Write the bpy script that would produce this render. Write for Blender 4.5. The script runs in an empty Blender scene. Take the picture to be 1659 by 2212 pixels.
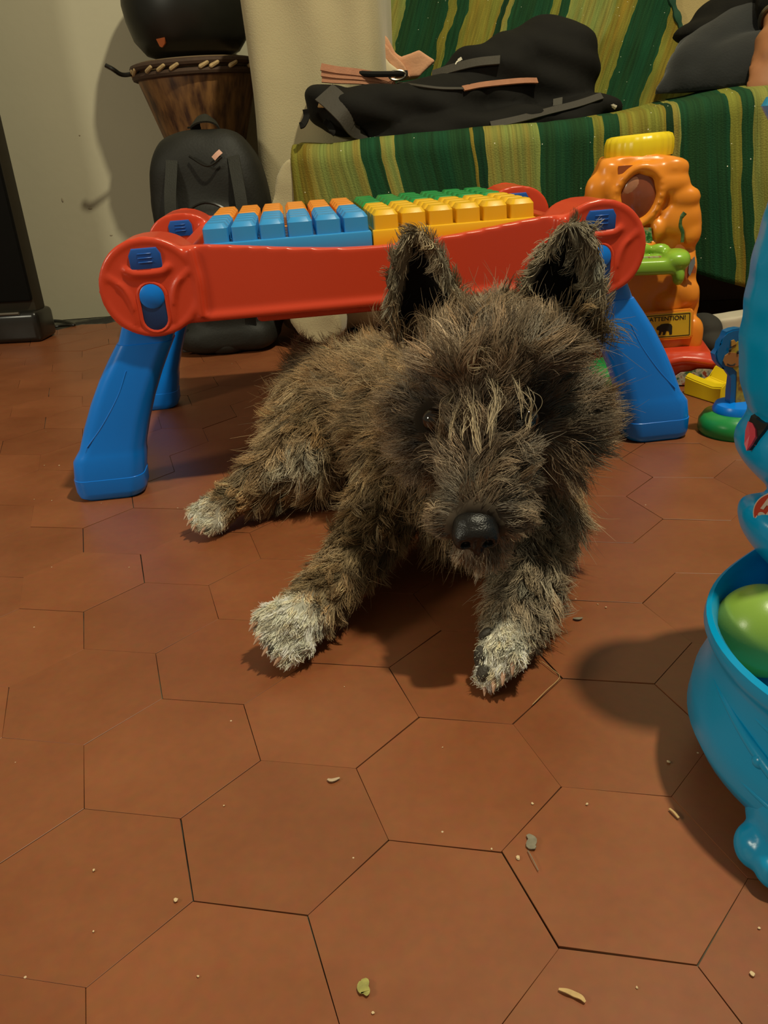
import bpy, bmesh, math, random
import numpy as np
from mathutils import Vector, Matrix, Euler, noise
from mathutils.kdtree import KDTree

random.seed(7)
rng = np.random.default_rng(11)
scene = bpy.context.scene
C = scene.collection

# ------------------------------------------------------------------ camera
S = 0.06                                   # side of one floor hexagon (m)
F = 1796.47                                # focal length in pixels of the 1659 px wide frame
PITCH, ROLL, H = 0.4228733, -0.07452108, 5.70920258 * S
cp, sp = math.cos(PITCH), math.sin(PITCH)
right, up0, fwd = Vector((1, 0, 0)), Vector((0, sp, cp)), Vector((0, cp, -sp))
camx = right * math.cos(ROLL) + up0 * math.sin(ROLL)
camy = -right * math.sin(ROLL) + up0 * math.cos(ROLL)
cam_data = bpy.data.cameras.new('camera')
cam_data.sensor_fit = 'HORIZONTAL'
cam_data.sensor_width = 36.0
cam_data.lens = F / 1659.0 * 36.0
cam_data.clip_start = 0.01
cam = bpy.data.objects.new('camera', cam_data)
cam.matrix_world = Matrix(((camx.x, camy.x, -fwd.x, 0), (camx.y, camy.y, -fwd.y, 0), (camx.z, camy.z, -fwd.z, H), (0, 0, 0, 1)))
C.objects.link(cam)
scene.camera = cam

# ------------------------------------------------------------------ world, lamps, exposure
world = bpy.data.worlds.new('room_air')
scene.world = world
world.use_nodes = True
world.node_tree.nodes['Background'].inputs[0].default_value = (1.0, 0.91, 0.66, 1)
world.node_tree.nodes['Background'].inputs[1].default_value = 0.19

def lamp(name, loc, watts, radius, color):
    d = bpy.data.lights.new(name, 'POINT')
    d.energy = watts; d.shadow_soft_size = radius; d.color = color
    o = bpy.data.objects.new(name, d); o.location = loc
    C.objects.link(o)
    return o
lamp('ceiling_lamp', (0.66, 0.36, 2.25), 170, 0.045, (1.0, 0.92, 0.66))
lamp('side_lamp', (-1.45, 0.05, 0.95), 34, 0.16, (1.0, 0.94, 0.72))

scene.view_settings.view_transform = 'Standard'
scene.view_settings.look = 'None'
scene.view_settings.gamma = 1.0
scene.view_settings.use_curve_mapping = False
scene.view_settings.exposure = 0.0
scene.cycles.max_bounces = 6
scene.cycles.diffuse_bounces = 3
scene.cycles.glossy_bounces = 3
scene.cycles.transmission_bounces = 2
scene.cycles.use_adaptive_sampling = True
scene.cycles.adaptive_threshold = 0.03

# ------------------------------------------------------------------ helpers
def at(u, v, y):
    """The point at depth y (m) that the photograph shows at pixel (u, v)."""
    x, w = (u - 829.5) / F, -(v - 1106) / F
    d = camx * x + camy * w + fwd
    t = y / d.y
    return Vector((0, 0, H)) + d * t

def on_floor(u, v, z=0.0):
    x, w = (u - 829.5) / F, -(v - 1106) / F
    d = camx * x + camy * w + fwd
    t = (z - H) / d.z
    return Vector((0, 0, H)) + d * t

def pix(p):
    d = Vector(p) - Vector((0, 0, H))
    w = d.dot(fwd)
    if w < 0.02:
        return (-9999, -9999)
    return (829.5 + F * d.dot(camx) / w, 1106 - F * d.dot(camy) / w)

def lin(r, g, b, k=1.0):
    def f(c):
        c /= 255.0
        return c / 12.92 if c <= 0.04045 else ((c + 0.055) / 1.055) ** 2.4
    return (f(r) * k, f(g) * k, f(b) * k, 1)

def new_mat(name):
    m = bpy.data.materials.new(name)
    m.use_nodes = True
    nt = m.node_tree
    return m, nt, nt.nodes['Principled BSDF']

def nd(nt, kind, **kw):
    n = nt.nodes.new(kind)
    for k, v in kw.items():
        if k in n.inputs:
            n.inputs[k].default_value = v
        else:
            setattr(n, k, v)
    return n

def plain(name, color, rough=0.4, spec=0.5, var=0.12, scale=40, bump=0.0, bscale=300, coat=0.0, metal=0.0, sheen=0.0, sub=0.0):
    """A procedural material: base colour with slight noise variation and fine relief."""
    m, nt, b = new_mat(name)
    if color[2] <= color[0]:
        color = (color[0], color[1] * 0.92, color[2] * 0.84, 1)
    tc = nd(nt, 'ShaderNodeTexCoord')
    nz = nd(nt, 'ShaderNodeTexNoise', Scale=scale, Detail=4.0)
    nt.links.new(tc.outputs['Object'], nz.inputs['Vector'])
    mx = nd(nt, 'ShaderNodeMix', data_type='RGBA')
    mx.inputs['A'].default_value = tuple(min(1, c * (1 - var)) for c in color[:3]) + (1,)
    mx.inputs['B'].default_value = tuple(min(1, c * (1 + var)) for c in color[:3]) + (1,)
    nt.links.new(nz.outputs['Fac'], mx.inputs['Factor'])
    nt.links.new(mx.outputs['Result'], b.inputs['Base Color'])
    b.inputs['Roughness'].default_value = rough
    b.inputs['Specular IOR Level'].default_value = spec
    b.inputs['Coat Weight'].default_value = coat
    b.inputs['Metallic'].default_value = metal
    b.inputs['Sheen Weight'].default_value = sheen
    if sub:
        b.inputs['Subsurface Weight'].default_value = sub
        b.inputs['Subsurface Radius'].default_value = (0.004, 0.003, 0.002)
    if bump:
        n2 = nd(nt, 'ShaderNodeTexNoise', Scale=bscale, Detail=3.0)
        nt.links.new(tc.outputs['Object'], n2.inputs['Vector'])
        bp = nd(nt, 'ShaderNodeBump', Strength=bump, Distance=0.002)
        nt.links.new(n2.outputs['Fac'], bp.inputs['Height'])
        nt.links.new(bp.outputs['Normal'], b.inputs['Normal'])
    return m

def ring_verts(bm, pts):
    return [bm.verts.new(p) for p in pts]

def bridge(bm, a, b, closed=True):
    n = len(a)
    for i in range(n if closed else n - 1):
        j = (i + 1) % n
        bm.faces.new((a[i], a[j], b[j], b[i]))

def frame_of(d):
    d = Vector(d).normalized()
    a = Vector((0, 0, 1)) if abs(d.z) < 0.9 else Vector((1, 0, 0))
    u = a.cross(d).normalized()
    return u, d.cross(u)

def add_tube(bm, pts, radii, seg=12, caps=True, flat=1.0, up=None):
    """Sweep a circle (or flattened ellipse) along pts."""
    pts = [Vector(p) for p in pts]
    if not hasattr(radii, '__len__'):
        radii = [radii] * len(pts)
    rings, u = [], None
    for i, p in enumerate(pts):
        d = (pts[min(i + 1, len(pts) - 1)] - pts[max(i - 1, 0)]).normalized()
        if u is None:
            if up is not None:
                u = Vector(up) - d * Vector(up).dot(d)
                u.normalize()
            else:
                u, _ = frame_of(d)
        else:
            u = (u - d * u.dot(d)).normalized()
        w = d.cross(u)
        rings.append(ring_verts(bm, [p + (u * math.cos(t) * flat + w * math.sin(t)) * radii[i]
                                     for t in [2 * math.pi * k / seg for k in range(seg)]]))
    for a, b in zip(rings, rings[1:]):
        bridge(bm, a, b)
    if caps:
        bm.faces.new(list(reversed(rings[0])))
        bm.faces.new(rings[-1])

def add_capsule(bm, p0, p1, r0, r1, seg=16, hemi=5):
    p0, p1 = Vector(p0), Vector(p1)
    d = p1 - p0
    L = d.length
    d = d / L if L > 1e-9 else Vector((0, 0, 1))
    pts, rad = [], []
    for k in range(hemi):
        t = math.pi / 2 * (1 - k / hemi)
        pts.append(p0 - d * r0 * math.sin(t)); rad.append(max(r0 * math.cos(t), r0 * 0.02))
    pts += [p0, p1]; rad += [r0, r1]
    for k in range(1, hemi + 1):
        t = math.pi / 2 * k / hemi
        pts.append(p1 + d * r1 * math.sin(t)); rad.append(max(r1 * math.cos(t), r1 * 0.02))
    u, w = frame_of(d)
    rings = [ring_verts(bm, [p + (u * math.cos(a) + w * math.sin(a)) * r for a in [2 * math.pi * k / seg for k in range(seg)]])
             for p, r in zip(pts, rad)]
    for a, b in zip(rings, rings[1:]):
        bridge(bm, a, b)
    bm.faces.new(list(reversed(rings[0]))); bm.faces.new(rings[-1])

def add_chain(bm, pts, radii):
    for (a, b, ra, rb) in zip(pts, pts[1:], radii, radii[1:]):
        add_capsule(bm, a, b, ra, rb)

def add_ell(bm, c, r, rot=(0, 0, 0), seg=20, rings=12, power=1.0):
    """Ellipsoid; power < 1 squares it off."""
    M = Matrix.Translation(c) @ Euler(rot).to_matrix().to_4x4()
    f = lambda x: math.copysign(abs(x) ** power, x)
    rs = []
    for i in range(1, rings):
        t = math.pi * i / rings - math.pi / 2
        rs.append(ring_verts(bm, [M @ Vector((r[0] * f(math.cos(t)) * f(math.cos(a)), r[1] * f(math.cos(t)) * f(math.sin(a)), r[2] * f(math.sin(t))))
                                  for a in [2 * math.pi * k / seg for k in range(seg)]]))
    for a, b in zip(rs, rs[1:]):
        bridge(bm, a, b)
    bot, top = bm.verts.new(M @ Vector((0, 0, -r[2]))), bm.verts.new(M @ Vector((0, 0, r[2])))
    n = seg
    for i in range(n):
        bm.faces.new((rs[0][(i + 1) % n], rs[0][i], bot))
        bm.faces.new((rs[-1][i], rs[-1][(i + 1) % n], top))

def add_box(bm, c, size, rot=(0, 0, 0), bevel=0.0, seg=2):
    M = Matrix.Translation(c) @ Euler(rot).to_matrix().to_4x4() @ Matrix.Diagonal((*size, 1))
    r = bmesh.ops.create_cube(bm, size=1.0, matrix=M)
    if bevel:
        es = set(e for v in r['verts'] for e in v.link_edges)
        bmesh.ops.bevel(bm, geom=list(es), offset=bevel, segments=seg, affect='EDGES', profile=0.5)

def add_lathe(bm, prof, c=(0, 0, 0), seg=32, rot=(0, 0, 0), sx=1.0, sy=1.0, cap=True):
    """prof: list of (radius, z)."""
    M = Matrix.Translation(c) @ Euler(rot).to_matrix().to_4x4()
    rs = [ring_verts(bm, [M @ Vector((r * sx * math.cos(a), r * sy * math.sin(a), z)) for a in [2 * math.pi * k / seg for k in range(seg)]])
          for r, z in prof]
    for a, b in zip(rs, rs[1:]):
        bridge(bm, a, b)
    if cap:
        bm.faces.new(list(reversed(rs[0]))); bm.faces.new(rs[-1])

def add_prism(bm, outline, M, depth, bevel=0.0, seg=2):
    """Extrude a 2-D outline (x, y) by depth along local +z, placed by matrix M."""
    a = ring_verts(bm, [M @ Vector((x, y, 0)) for x, y in outline])
    b = ring_verts(bm, [M @ Vector((x, y, depth)) for x, y in outline])
    bridge(bm, a, b)
    f1 = bm.faces.new(list(reversed(a))); f2 = bm.faces.new(b)
    if bevel:
        es = list(f2.edges) + list(f1.edges)
        bmesh.ops.bevel(bm, geom=es, offset=bevel, segments=seg, affect='EDGES', profile=0.5)

def add_ribbon(bm, pts, width, thick, up):
    """A flat band along pts (rectangular section)."""
    pts = [Vector(p) for p in pts]
    if not hasattr(width, '__len__'):
        width = [width] * len(pts)
    rs = []
    for i, p in enumerate(pts):
        d = (pts[min(i + 1, len(pts) - 1)] - pts[max(i - 1, 0)]).normalized()
        n = Vector(up) - d * Vector(up).dot(d)
        n.normalize()
        s = d.cross(n)
        w = width[i] / 2
        rs.append(ring_verts(bm, [p + s * w + n * thick / 2, p - s * w + n * thick / 2, p - s * w - n * thick / 2, p + s * w - n * thick / 2]))
    for a, b in zip(rs, rs[1:]):
        bridge(bm, a, b)
    bm.faces.new(list(reversed(rs[0]))); bm.faces.new(rs[-1])

def rounded_rect(w, h, r, n=5):
    pts = []
    for cx, cy, a0 in ((w / 2 - r, h / 2 - r, 0), (-w / 2 + r, h / 2 - r, 90), (-w / 2 + r, -h / 2 + r, 180), (w / 2 - r, -h / 2 + r, 270)):
        for k in range(n + 1):
            a = math.radians(a0 + 90 * k / n)
            pts.append((cx + r * math.cos(a), cy + r * math.sin(a)))
    return pts

def link(name, data, parent=None, mat=None):
    o = bpy.data.objects.new(name, data)
    C.objects.link(o)
    if mat is not None:
        data.materials.clear()
        data.materials.append(mat)
    if parent is not None:
        o.parent = parent
    return o

def obj(name, bm, mat, parent=None, smooth=True, angle=40):
    """One mesh object out of a bmesh; coordinates are in the parent's local frame."""
    bmesh.ops.recalc_face_normals(bm, faces=bm.faces)
    me = bpy.data.meshes.new(name)
    bm.to_mesh(me)
    bm.free()
    if smooth:
        me.shade_smooth()
        if angle:
            me.set_sharp_from_angle(angle=math.radians(angle))
    return link(name, me, parent, mat)

def fused(bm, voxel, smooth_it=6, factor=0.5, disp=None):
    """Fuse overlapping closed shells of bm into one continuous skin."""
    bmesh.ops.recalc_face_normals(bm, faces=bm.faces)
    me = bpy.data.meshes.new('tmp')
    bm.to_mesh(me); bm.free()
    o = bpy.data.objects.new('tmp', me)
    C.objects.link(o)
    m = o.modifiers.new('r', 'REMESH'); m.mode = 'VOXEL'; m.voxel_size = voxel; m.adaptivity = 0
    if smooth_it:
        s = o.modifiers.new('s', 'SMOOTH'); s.factor = factor; s.iterations = smooth_it
    bpy.context.view_layer.update()
    out = bpy.data.meshes.new_from_object(o.evaluated_get(bpy.context.evaluated_depsgraph_get()))
    bpy.data.objects.remove(o); bpy.data.meshes.remove(me)
    if disp:
        n = len(out.vertices)
        co, no = np.empty(n * 3, np.float32), np.empty(n * 3, np.float32)
        out.vertices.foreach_get('co', co); out.vertices.foreach_get('normal', no)
        co, no = co.reshape(-1, 3), no.reshape(-1, 3)
        dv = np.array([disp(Vector(c)) for c in co.tolist()], np.float32)
        out.vertices.foreach_set('co', (co + no * dv[:, None]).ravel())
        out.update()
    out.shade_smooth()
    return out

def thing(name, label, cat, loc=(0, 0, 0), rotz=0.0, group=None):
    o = bpy.data.objects.new(name, None)
    C.objects.link(o)
    o.location = loc; o.rotation_euler = (0, 0, rotz)
    o.empty_display_size = 0.02
    o['label'] = label; o['category'] = cat
    if group:
        o['group'] = group
    return o

def tag(o, label, cat, group=None):
    o['label'] = label; o['category'] = cat
    if group:
        o['group'] = group
    return o

def struct(o):
    o['kind'] = 'structure'
    return o

def local(parent):
    """Function turning a world point into the parent's local frame."""
    M = (Matrix.Translation(parent.location) @ parent.rotation_euler.to_matrix().to_4x4()).inverted()
    return lambda p: M @ Vector(p)

def smooth_path(pts, n=8):
    """Catmull-Rom through pts."""
    P = [Vector(p) for p in pts]
    P = [P[0] * 2 - P[1]] + P + [P[-1] * 2 - P[-2]]
    out = []
    for i in range(1, len(P) - 2):
        for k in range(n):
            t = k / n
            a, b, c, d = P[i - 1], P[i], P[i + 1], P[i + 2]
            out.append(0.5 * ((2 * b) + (c - a) * t + (2 * a - 5 * b + 4 * c - d) * t * t + (3 * b - a - 3 * c + d) * t ** 3))
    out.append(P[-2])
    return out

# ================================================================== the room
# ------------------------------------------------------------------ floor of hexagonal clay tiles
def tile_material():
    m, nt, b = new_mat('clay_tile')
    tc = nd(nt, 'ShaderNodeTexCoord'); geo = nd(nt, 'ShaderNodeNewGeometry'); oi = nd(nt, 'ShaderNodeObjectInfo')
    n1 = nd(nt, 'ShaderNodeTexNoise', Scale=9.0, Detail=5.0, Roughness=0.6)
    n2 = nd(nt, 'ShaderNodeTexNoise', Scale=160.0, Detail=3.0)
    nt.links.new(geo.outputs['Position'], n1.inputs['Vector']); nt.links.new(geo.outputs['Position'], n2.inputs['Vector'])
    r1 = nd(nt, 'ShaderNodeValToRGB')
    r1.color_ramp.elements[0].position, r1.color_ramp.elements[1].position = 0.30, 0.72
    r1.color_ramp.elements[0].color = (0.218, 0.067, 0.0235, 1); r1.color_ramp.elements[1].color = (0.288, 0.095, 0.0345, 1)
    nt.links.new(n1.outputs['Fac'], r1.inputs['Fac'])
    mr = nd(nt, 'ShaderNodeMapRange'); mr.inputs['To Min'].default_value = 0.93; mr.inputs['To Max'].default_value = 1.07
    nt.links.new(oi.outputs['Random'], mr.inputs['Value'])
    hs = nd(nt, 'ShaderNodeHueSaturation'); nt.links.new(r1.outputs['Color'], hs.inputs['Color']); nt.links.new(mr.outputs['Result'], hs.inputs['Value'])
    # fine grain
    mg = nd(nt, 'ShaderNodeMix', data_type='RGBA', blend_type='MULTIPLY'); mg.inputs['Factor'].default_value = 0.25
    nt.links.new(hs.outputs['Color'], mg.inputs['A']); nt.links.new(n2.outputs['Color'], mg.inputs['B'])
    # specks of dust and pale scuffs
    vo = nd(nt, 'ShaderNodeTexVoronoi', Scale=46.0); nt.links.new(geo.outputs['Position'], vo.inputs['Vector'])
    lt = nd(nt, 'ShaderNodeMath', operation='LESS_THAN'); lt.inputs[1].default_value = 0.030; nt.links.new(vo.outputs['Distance'], lt.inputs[0])
    sc = nd(nt, 'ShaderNodeSeparateColor'); nt.links.new(vo.outputs['Color'], sc.inputs['Color'])
    gt = nd(nt, 'ShaderNodeMath', operation='GREATER_THAN'); gt.inputs[1].default_value = 0.62; nt.links.new(sc.outputs['Red'], gt.inputs[0])
    mu = nd(nt, 'ShaderNodeMath', operation='MULTIPLY'); nt.links.new(lt.outputs[0], mu.inputs[0]); nt.links.new(gt.outputs[0], mu.inputs[1])
    md = nd(nt, 'ShaderNodeMix', data_type='RGBA'); md.inputs['B'].default_value = (0.55, 0.42, 0.28, 1)
    nt.links.new(mg.outputs['Result'], md.inputs['A']); nt.links.new(mu.outputs[0], md.inputs['Factor'])
    nt.links.new(md.outputs['Result'], b.inputs['Base Color'])
    rr = nd(nt, 'ShaderNodeMapRange'); rr.inputs['To Min'].default_value = 0.30; rr.inputs['To Max'].default_value = 0.46
    nt.links.new(n1.outputs['Fac'], rr.inputs['Value']); nt.links.new(rr.outputs['Result'], b.inputs['Roughness'])
    b.inputs['Specular IOR Level'].default_value = 0.5
    bp = nd(nt, 'ShaderNodeBump', Strength=0.06, Distance=0.002)
    n3 = nd(nt, 'ShaderNodeTexNoise', Scale=38.0, Detail=4.0); nt.links.new(geo.outputs['Position'], n3.inputs['Vector'])
    nt.links.new(n3.outputs['Fac'], bp.inputs['Height']); nt.links.new(bp.outputs['Normal'], b.inputs['Normal'])
    return m

def grout_material():
    m, nt, b = new_mat('tile_joint')
    geo = nd(nt, 'ShaderNodeNewGeometry')
    n1 = nd(nt, 'ShaderNodeTexNoise', Scale=14.0, Detail=3.0); nt.links.new(geo.outputs['Position'], n1.inputs['Vector'])
    r = nd(nt, 'ShaderNodeValToRGB'); e = r.color_ramp.elements
    e[0].position, e[0].color = 0.42, (0.012, 0.010, 0.006, 1)
    e[1].position, e[1].color = 0.62, (0.16, 0.15, 0.10, 1)
    nt.links.new(n1.outputs['Fac'], r.inputs['Fac']); nt.links.new(r.outputs['Color'], b.inputs['Base Color'])
    b.inputs['Roughness'].default_value = 0.9
    return m

M_TILE, M_GROUT = tile_material(), grout_material()

bm = bmesh.new(); add_box(bm, (0, 0.85, -0.0165), (4.4, 4.0, 0.03))
floor = struct(obj('floor', bm, M_GROUT, smooth=False))

def tile_mesh(side=S - 0.00028, bev=0.00012, depth=0.0014):
    bm = bmesh.new()
    hexa = lambda r, z: ring_verts(bm, [(r * math.cos(math.radians(60 * k)), r * math.sin(math.radians(60 * k)), z) for k in range(6)])
    a, b, c = hexa(side, -depth), hexa(side, -bev * 0.6), hexa(side - bev, 0)
    bridge(bm, a, b); bridge(bm, b, c); bm.faces.new(c)
    me = bpy.data.meshes.new('tile'); bm.normal_update(); bm.to_mesh(me); bm.free()
    me.materials.append(M_TILE)
    return me
TILE = tile_mesh()
TH, OX, OY = -0.22993596, -1.15521441 * S, 5.7961061 * S
r3 = math.sqrt(3)
spots = []
for i in range(-32, 33):
    for j in range(-46, 47):
        lx, ly = 1.5 * i * S, (r3 / 2 * i + r3 * j) * S
        x, y = lx * math.cos(TH) - ly * math.sin(TH) + OX, lx * math.sin(TH) + ly * math.cos(TH) + OY
        if not (-2.0 < x < 2.0 and -0.9 < y < 1.93):
            continue
        u, v = pix((x, y, 0))
        seen = -90 < u < 1750 and -50 < v < 2330
        spots.append(((0 if seen else 5) + math.hypot(x, y), x, y))
spots.sort()
far = bmesh.new()
for k, (_, x, y) in enumerate(spots):
    rz = TH + math.radians(random.gauss(0, 0.25))
    tilt = (math.radians(random.gauss(0, 0.12)), math.radians(random.gauss(0, 0.12)))
    loc = (x + random.gauss(0, 0.0002), y + random.gauss(0, 0.0002), random.uniform(-0.0003, 0.0))
    if k < 300:
        o = link('tile', TILE, floor); o.location = loc; o.rotation_euler = (tilt[0], tilt[1], rz)
    else:
        t0 = len(far.verts)
        far.from_mesh(TILE)
        far.verts.ensure_lookup_table()
        bmesh.ops.transform(far, matrix=Matrix.Translation(loc) @ Euler((tilt[0], tilt[1], rz)).to_matrix().to_4x4(), verts=far.verts[t0:])
o = obj('outer_tiles', far, M_TILE, floor, smooth=False); o['kind'] = 'stuff'

# ------------------------------------------------------------------ wall
M_WALL = plain('painted_plaster', (0.485, 0.485, 0.375, 1), rough=0.75, spec=0.25, var=0.05, scale=6, bump=0.15, bscale=60)
bm = bmesh.new(); add_box(bm, (0, 2.055, 1.3), (5.0, 0.10, 2.6))
wall = struct(obj('wall_back', bm, M_WALL, smooth=False))
# scuff marks on the plaster, thin smears of dirt
M_SCUFF = plain('plaster_scuff', (0.36, 0.34, 0.255, 1), rough=0.9, spec=0.1)
for (u, v, a, b_) in ((195, 450, 6, 2.5), (135, 432, 3, 6), (172, 292, 2, 2), (240, 508, 4, 2)):
    bm = bmesh.new(); p = at(u, v, 2.0045)
    add_ell(bm, p, (a * 0.00085, 0.0007, b_ * 0.00085), seg=8, rings=5)
    obj('scuff', bm, M_SCUFF, wall)

# ------------------------------------------------------------------ sofa
SOFA = Vector((-0.115, 1.50, 0))
SA = math.atan2(-0.14, 0.865)
sofa = thing('sofa', 'khaki fabric sofa with cream covered arm behind the play table', 'sofa', SOFA, SA)
SL = local(sofa)
M_KHAKI = plain('khaki_upholstery', (0.40, 0.33, 0.155, 1), rough=0.9, spec=0.15, var=0.18, scale=14, bump=0.3, bscale=500, sheen=0.2)
M_CREAM = plain('cream_cover_cloth', (0.44, 0.405, 0.26, 1), rough=0.9, spec=0.12, var=0.16, scale=9, bump=0.3, bscale=420, sheen=0.2)
M_UNDERDARK = plain('under_sofa_dark', (0.022, 0.016, 0.010, 1), rough=0.7)  # near-black base colour stands in for the shade under the sofa
M_LEG = plain('pale_wood_leg', (0.30, 0.24, 0.14, 1), rough=0.5)

bm = bmesh.new(); add_box(bm, (0.62, 0.27, 0.175), (1.28, 0.30, 0.29), bevel=0.015)
obj('seat_base', bm, M_UNDERDARK, sofa)
bm = bmesh.new(); add_box(bm, (0.60, 0.20, 0.290), (1.22, 0.37, 0.085), bevel=0.03, seg=4)
obj('seat_cushion', bm, M_KHAKI, sofa)
bm = bmesh.new()
add_box(bm, (0.62, 0.400, 0.50), (1.26, 0.09, 0.50), rot=(math.radians(-8), 0, 0), bevel=0.04, seg=4)
bk = fused(bm, 0.012, 4, disp=lambda c: 0.006 * noise.noise(c * 7))
link('backrest', bk, sofa, M_KHAKI)
# covered arm: tall cloth covered block, its front standing behind the seat front
def cloth_disp(c):
    return 0.0045 * math.sin(c.x * 62 + 3 * noise.noise(c * 4)) + 0.007 * noise.noise(Vector((c.x * 9, c.y * 9, c.z * 2.5)))
bm = bmesh.new()
pa, pb = SL(at(509, 40, 1.60)), SL(at(808, 40, 1.60))
cx, w = (pa.x + pb.x) / 2, pb.x - pa.x
add_box(bm, (cx, 0.27, 0.325), (w, 0.33, 0.64), bevel=0.045, seg=4)
arm = fused(bm, 0.010, 5, disp=cloth_disp)
link('armrest', arm, sofa, M_CREAM)
# lower fall of the cover: hangs to a point on the floor in front of the arm
bm = bmesh.new()
drop = [(590, 420), (598, 380), (612, 350), (632, 335), (660, 345), (655, 440), (690, 600), (742, 690), (738, 730), (715, 744), (690, 747), (662, 737), (640, 715), (622, 690), (600, 560), (582, 450)]
Y0 = 1.505
pts = [SL(at(u, v, Y0 + 0.012)) for u, v in drop]
Mx = Matrix.Translation((0, 0, 0))
a = ring_verts(bm, [Vector((p.x, p.y - 0.012, max(p.z, 0.001))) for p in pts]); b_ = ring_verts(bm, [Vector((p.x, p.y + 0.075, max(p.z, 0.001))) for p in pts])
bridge(bm, a, b_); bm.faces.new(a); bm.faces.new(list(reversed(b_)))
cov = fused(bm, 0.006, 8, disp=lambda c: 0.004 * noise.noise(c * 25) - 0.001)
for v_ in cov.vertices:
    v_.co.z = max(v_.co.z, 0.0008)
link('slipcover', cov, sofa, M_CREAM)
for (u, v) in ((547, 742),):
    p = SL(on_floor(u, v)); bm = bmesh.new()
    add_tube(bm, [(p.x, p.y, 0.0), (p.x, p.y, 0.10)], [0.006, 0.0075], seg=12)
    obj('leg', bm, M_LEG, sofa)
for (x, y) in ((1.2, 0.10), (1.2, 0.42), (0.05, 0.42)):
    bm = bmesh.new(); add_tube(bm, [(x, y, 0.0), (x, y, 0.06)], [0.012, 0.016], seg=12); obj('leg', bm, M_LEG, sofa)

# ------------------------------------------------------------------ green striped blanket
def on_front(u, v, Yl=-0.014):
    """Pixel onto the sofa's front plane, in sofa coordinates."""
    o_, d_ = SL((0, 0, H)), SL(at(u, v, 1.0)) - SL((0, 0, H))
    t = (Yl - o_.y) / d_.y
    return o_ + d_ * t

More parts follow.
